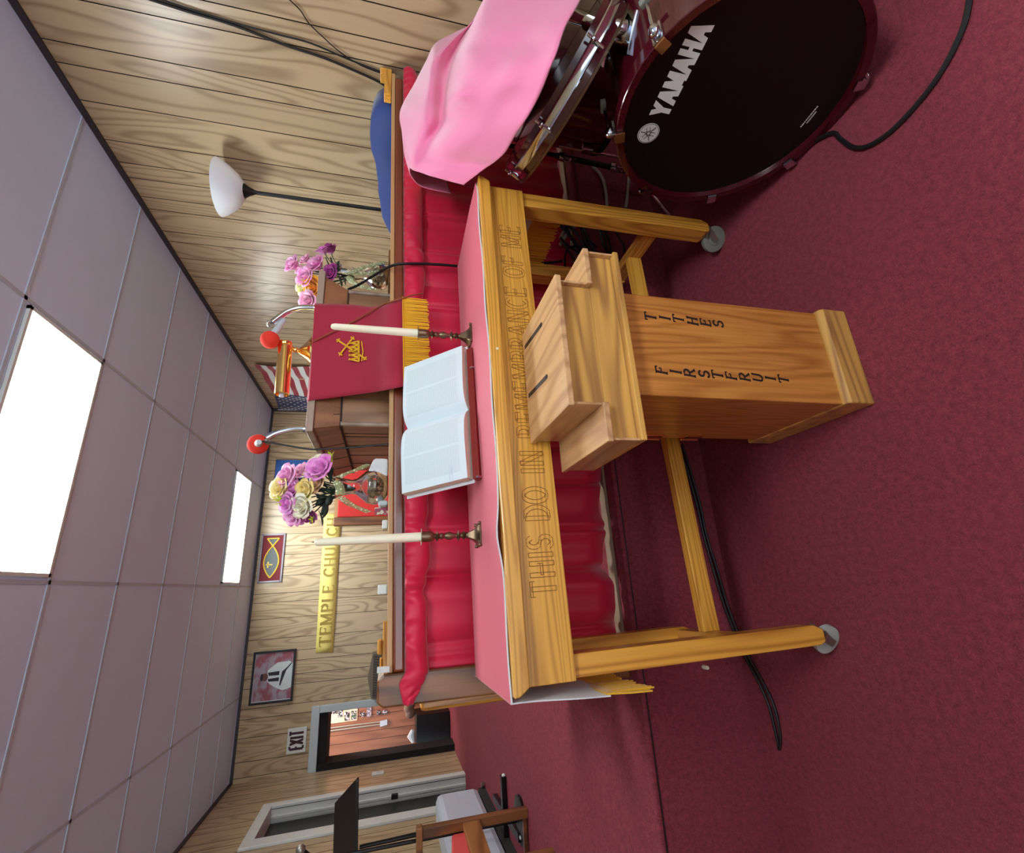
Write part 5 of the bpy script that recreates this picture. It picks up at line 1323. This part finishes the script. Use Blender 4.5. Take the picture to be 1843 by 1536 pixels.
# pink fleece thrown over the drums
ribs = [[(738,303,1.27),(744,306,1.24),(752,309,1.22),(775,317,1.18),(806,325,1.15),(834,333,1.12)],
 [(729,270,1.29),(742,286,1.20),(762,292,1.18),(800,298,1.12),(838,304,1.08),(868,307,1.05)],
 [(726,235,1.29),(752,250,1.17),(776,258,1.15),(806,258,1.04),(856,268,.99),(905,279,.96)],
 [(724,197,1.29),(765,217,1.12),(795,222,1.13),(829,214,.97),(880,228,.92),(928,243,.88)],
 [(748,150,1.29),(770,180,1.12),(798,186,1.14),(820,183,.93),(890,190,.86),(952,206,.80)],
 [(768,110,1.29),(774,150,1.12),(802,152,1.14),(828,142,.90),(902,150,.80),(974,164,.73)],
 [(784,79,1.27),(782,110,1.13),(812,112,1.15),(836,104,.88),(914,110,.77),(990,122,.69)],
 [(820,59,1.23),(812,74,1.12),(832,74,1.12),(846,76,.88),(930,78,.76),(1002,92,.67)],
 [(857,40,1.18),(846,44,1.10),(852,42,1.08),(858,44,.87),(948,42,.75),(1018,46,.66)],
 [(877,0,1.12),(872,2,1.05),(873,2,1.0),(876,4,.86),(965,2,.75),(1044,0,.65)],
 [(905,-70,1.02),(900,-66,.97),(905,-64,.94),(915,-60,.84),(990,-60,.75),(1070,-54,.66)],
 [(940,-140,.95),(938,-138,.92),(945,-136,.9),(960,-130,.83),(1020,-130,.76),(1090,-130,.68)]]
pkc = thing('pink_cloth','pink fleece cloth thrown over the drum kit at the upper right','cloth',(1.5,1.1,.6))
R3 = []
for rb in ribs:
    P_ = [pY(*q) for q in rb]; b0 = P_[0]
    kx_ = .5 if len(R3) > 7 else 1
    P_ = [b0+V((.05*kx_,.13,-.16)),b0+V((.04*kx_,.11,-.05)),b0+V((.02*kx_,.05,-.006))]+P_
    R3.append(smooth_path(P_,7))
nc = len(R3[0]); mb = MB(); grid_ = []
colsP = [smooth_path([r[k] for r in R3],8) for k in range(nc)]
nr = len(colsP[0]); v0 = 3/8
for i in range(nr):
    row = []
    for k in range(nc):
        p = colsP[k][i]; u = i/(nr-1); v = (k/(nc-1)-v0)/(1-v0)      # v: 0 at the ridge, 1 at the hem
        f = max(0,min(1,(v-.55)/.2))
        o = f*(.012*math.sin(u*15+v*4)+.006*math.sin(u*29-v*8))
        o += .022*math.exp(-(((v-.80)-.35*(u-.42))/.05)**2)*math.exp(-((u-.5)/.22)**2)
        o -= .020*math.exp(-(((v-.86)+.25*(u-.62))/.07)**2)*math.exp(-((u-.66)/.10)**2)
        o += .022*math.exp(-((u-.40)/.03)**2-((v-.62)/.05)**2)-.028*math.exp(-((u-.345)/.025)**2-((v-.60)/.06)**2)
        o -= .014*math.exp(-((u-.12)/.025)**2)*max(0,v)
        dv = (CAMPOS-p).normalized(); row.append(p+dv*o)
    grid_.append(row)
mb.grid(grid_); part(mb,'fleece',MT['pink'],pkc,solid=.004,ang=75)

# ------------------------------------------------------------------ cables on the floor and riser
mb = MB(); P_ = [pZ(x,y,.007) for x,y in ((1470,262),(1495,240),(1512,250),(1535,265),(1560,264),(1590,247),(1620,221),(1650,188),(1680,150),(1705,110),(1722,76),(1738,35),(1746,-10))]
P_[0] = V((1.20,.80,.008)); e_ = P_[-1]-P_[-2]; e_.z = 0; P_ += [P_[-1]+e_*1.2, P_[-1]+e_*3+V((.06,0,0)), V((1.9,-.10,.007))]; mb.tube(smooth_path(P_,5),.0062,7); single(mb,'floor_cable',MT['cable'],'black cable curving over the carpet from under the bass drum','cable',P_[2],group='black cables on the carpet')
YK = YR-.008
P1 = [pY(1222,800,YK),pY(1252,900,YK),pY(1266,962,YK),pY(1285,1030,YK),pY(1305,1095,YK),pZ(1336,1172,.01),pZ(1362,1222,.008),pZ(1384,1272,.008),pZ(1398,1330,.008),pZ(1402,1350,.008)]
P2 = [pY(1228,800,YK),pY(1258,900,YK),pY(1271,962,YK),pY(1292,1030,YK),pY(1311,1095,YK),pZ(1342,1172,.01),pZ(1369,1222,.008),pZ(1393,1272,.008),pZ(1404,1325,.008),pZ(1402,1350,.008)]
mb = MB(); mb.tube(smooth_path(P1,5),.0045,7); mb.tube(smooth_path(P2,5),.0045,7); single(mb,'floor_cable',MT['cable'],'doubled black cable along the foot of the stage under the table','cable',P1[5],group='black cables on the carpet')
mb = MB(); c = pY(1271,1202,YR-.012); mb.lathe([(.006,0),(.007,.004),(.006,.024),(.004,.026)],(c.x,YR+.004,c.z),(0,-1,0),12); single(mb,'door_stop',MT['cream'],'tiny cream peg sticking out of the carpeted stage riser','peg',(c.x,YR,c.z))
for pts,lab in (([(1005,376),(1015,387),(1036,396),(1058,391),(1075,380)],'pale grey cable sagging against the stage behind the right table leg'),
            ([(1008,440),(1011,436),(1030,411),(1054,399),(1085,398),(1117,399),(1135,380)],'longest pale grey cable arching behind the right table leg'),
            ([(1040,380),(1033,389),(1015,417),(1008,430)],'short pale cable crossing down behind the right table leg'),
            ([(1066,300),(1077,310),(1086,326),(1091,351),(1092,372)],'pale cable curving beside the cymbal stand'),
            ([(1132,312),(1131,330),(1129,353),(1126,375)],'pale cable hanging beside the bass drum hoop')):
    mb = MB(); P_ = [pY(x,y,YR-.012) for x,y in pts]
    for p in P_: p.z = max(p.z,.01)
    mb.tube(smooth_path(P_,5),.0075,7); single(mb,'grey_cable',MT['greycable'],lab,'cable',P_[0],group='pale cables by the stage')
mb = MB(); rnd = random.Random(21)
for k in range(9):
    c = pY(1050+rnd.uniform(-25,60),450+rnd.uniform(-30,60),YR-.03); pts = [c+V((.11*math.cos(t*.7+k)*(1+.2*math.sin(k)),rnd.uniform(-.02,.01),.06*math.sin(t*.7+k*1.3))) for t in range(10)]
    for p in pts: p.z = max(p.z,.01); p.y = min(p.y,YR-.012)
    mb.tube(smooth_path(pts,4),.005,6)
single(mb,'cable_tangle',MT['cable'],'dark tangle of cables against the stage behind the offering box','cables',pY(1060,470,YR-.03),kind='stuff')
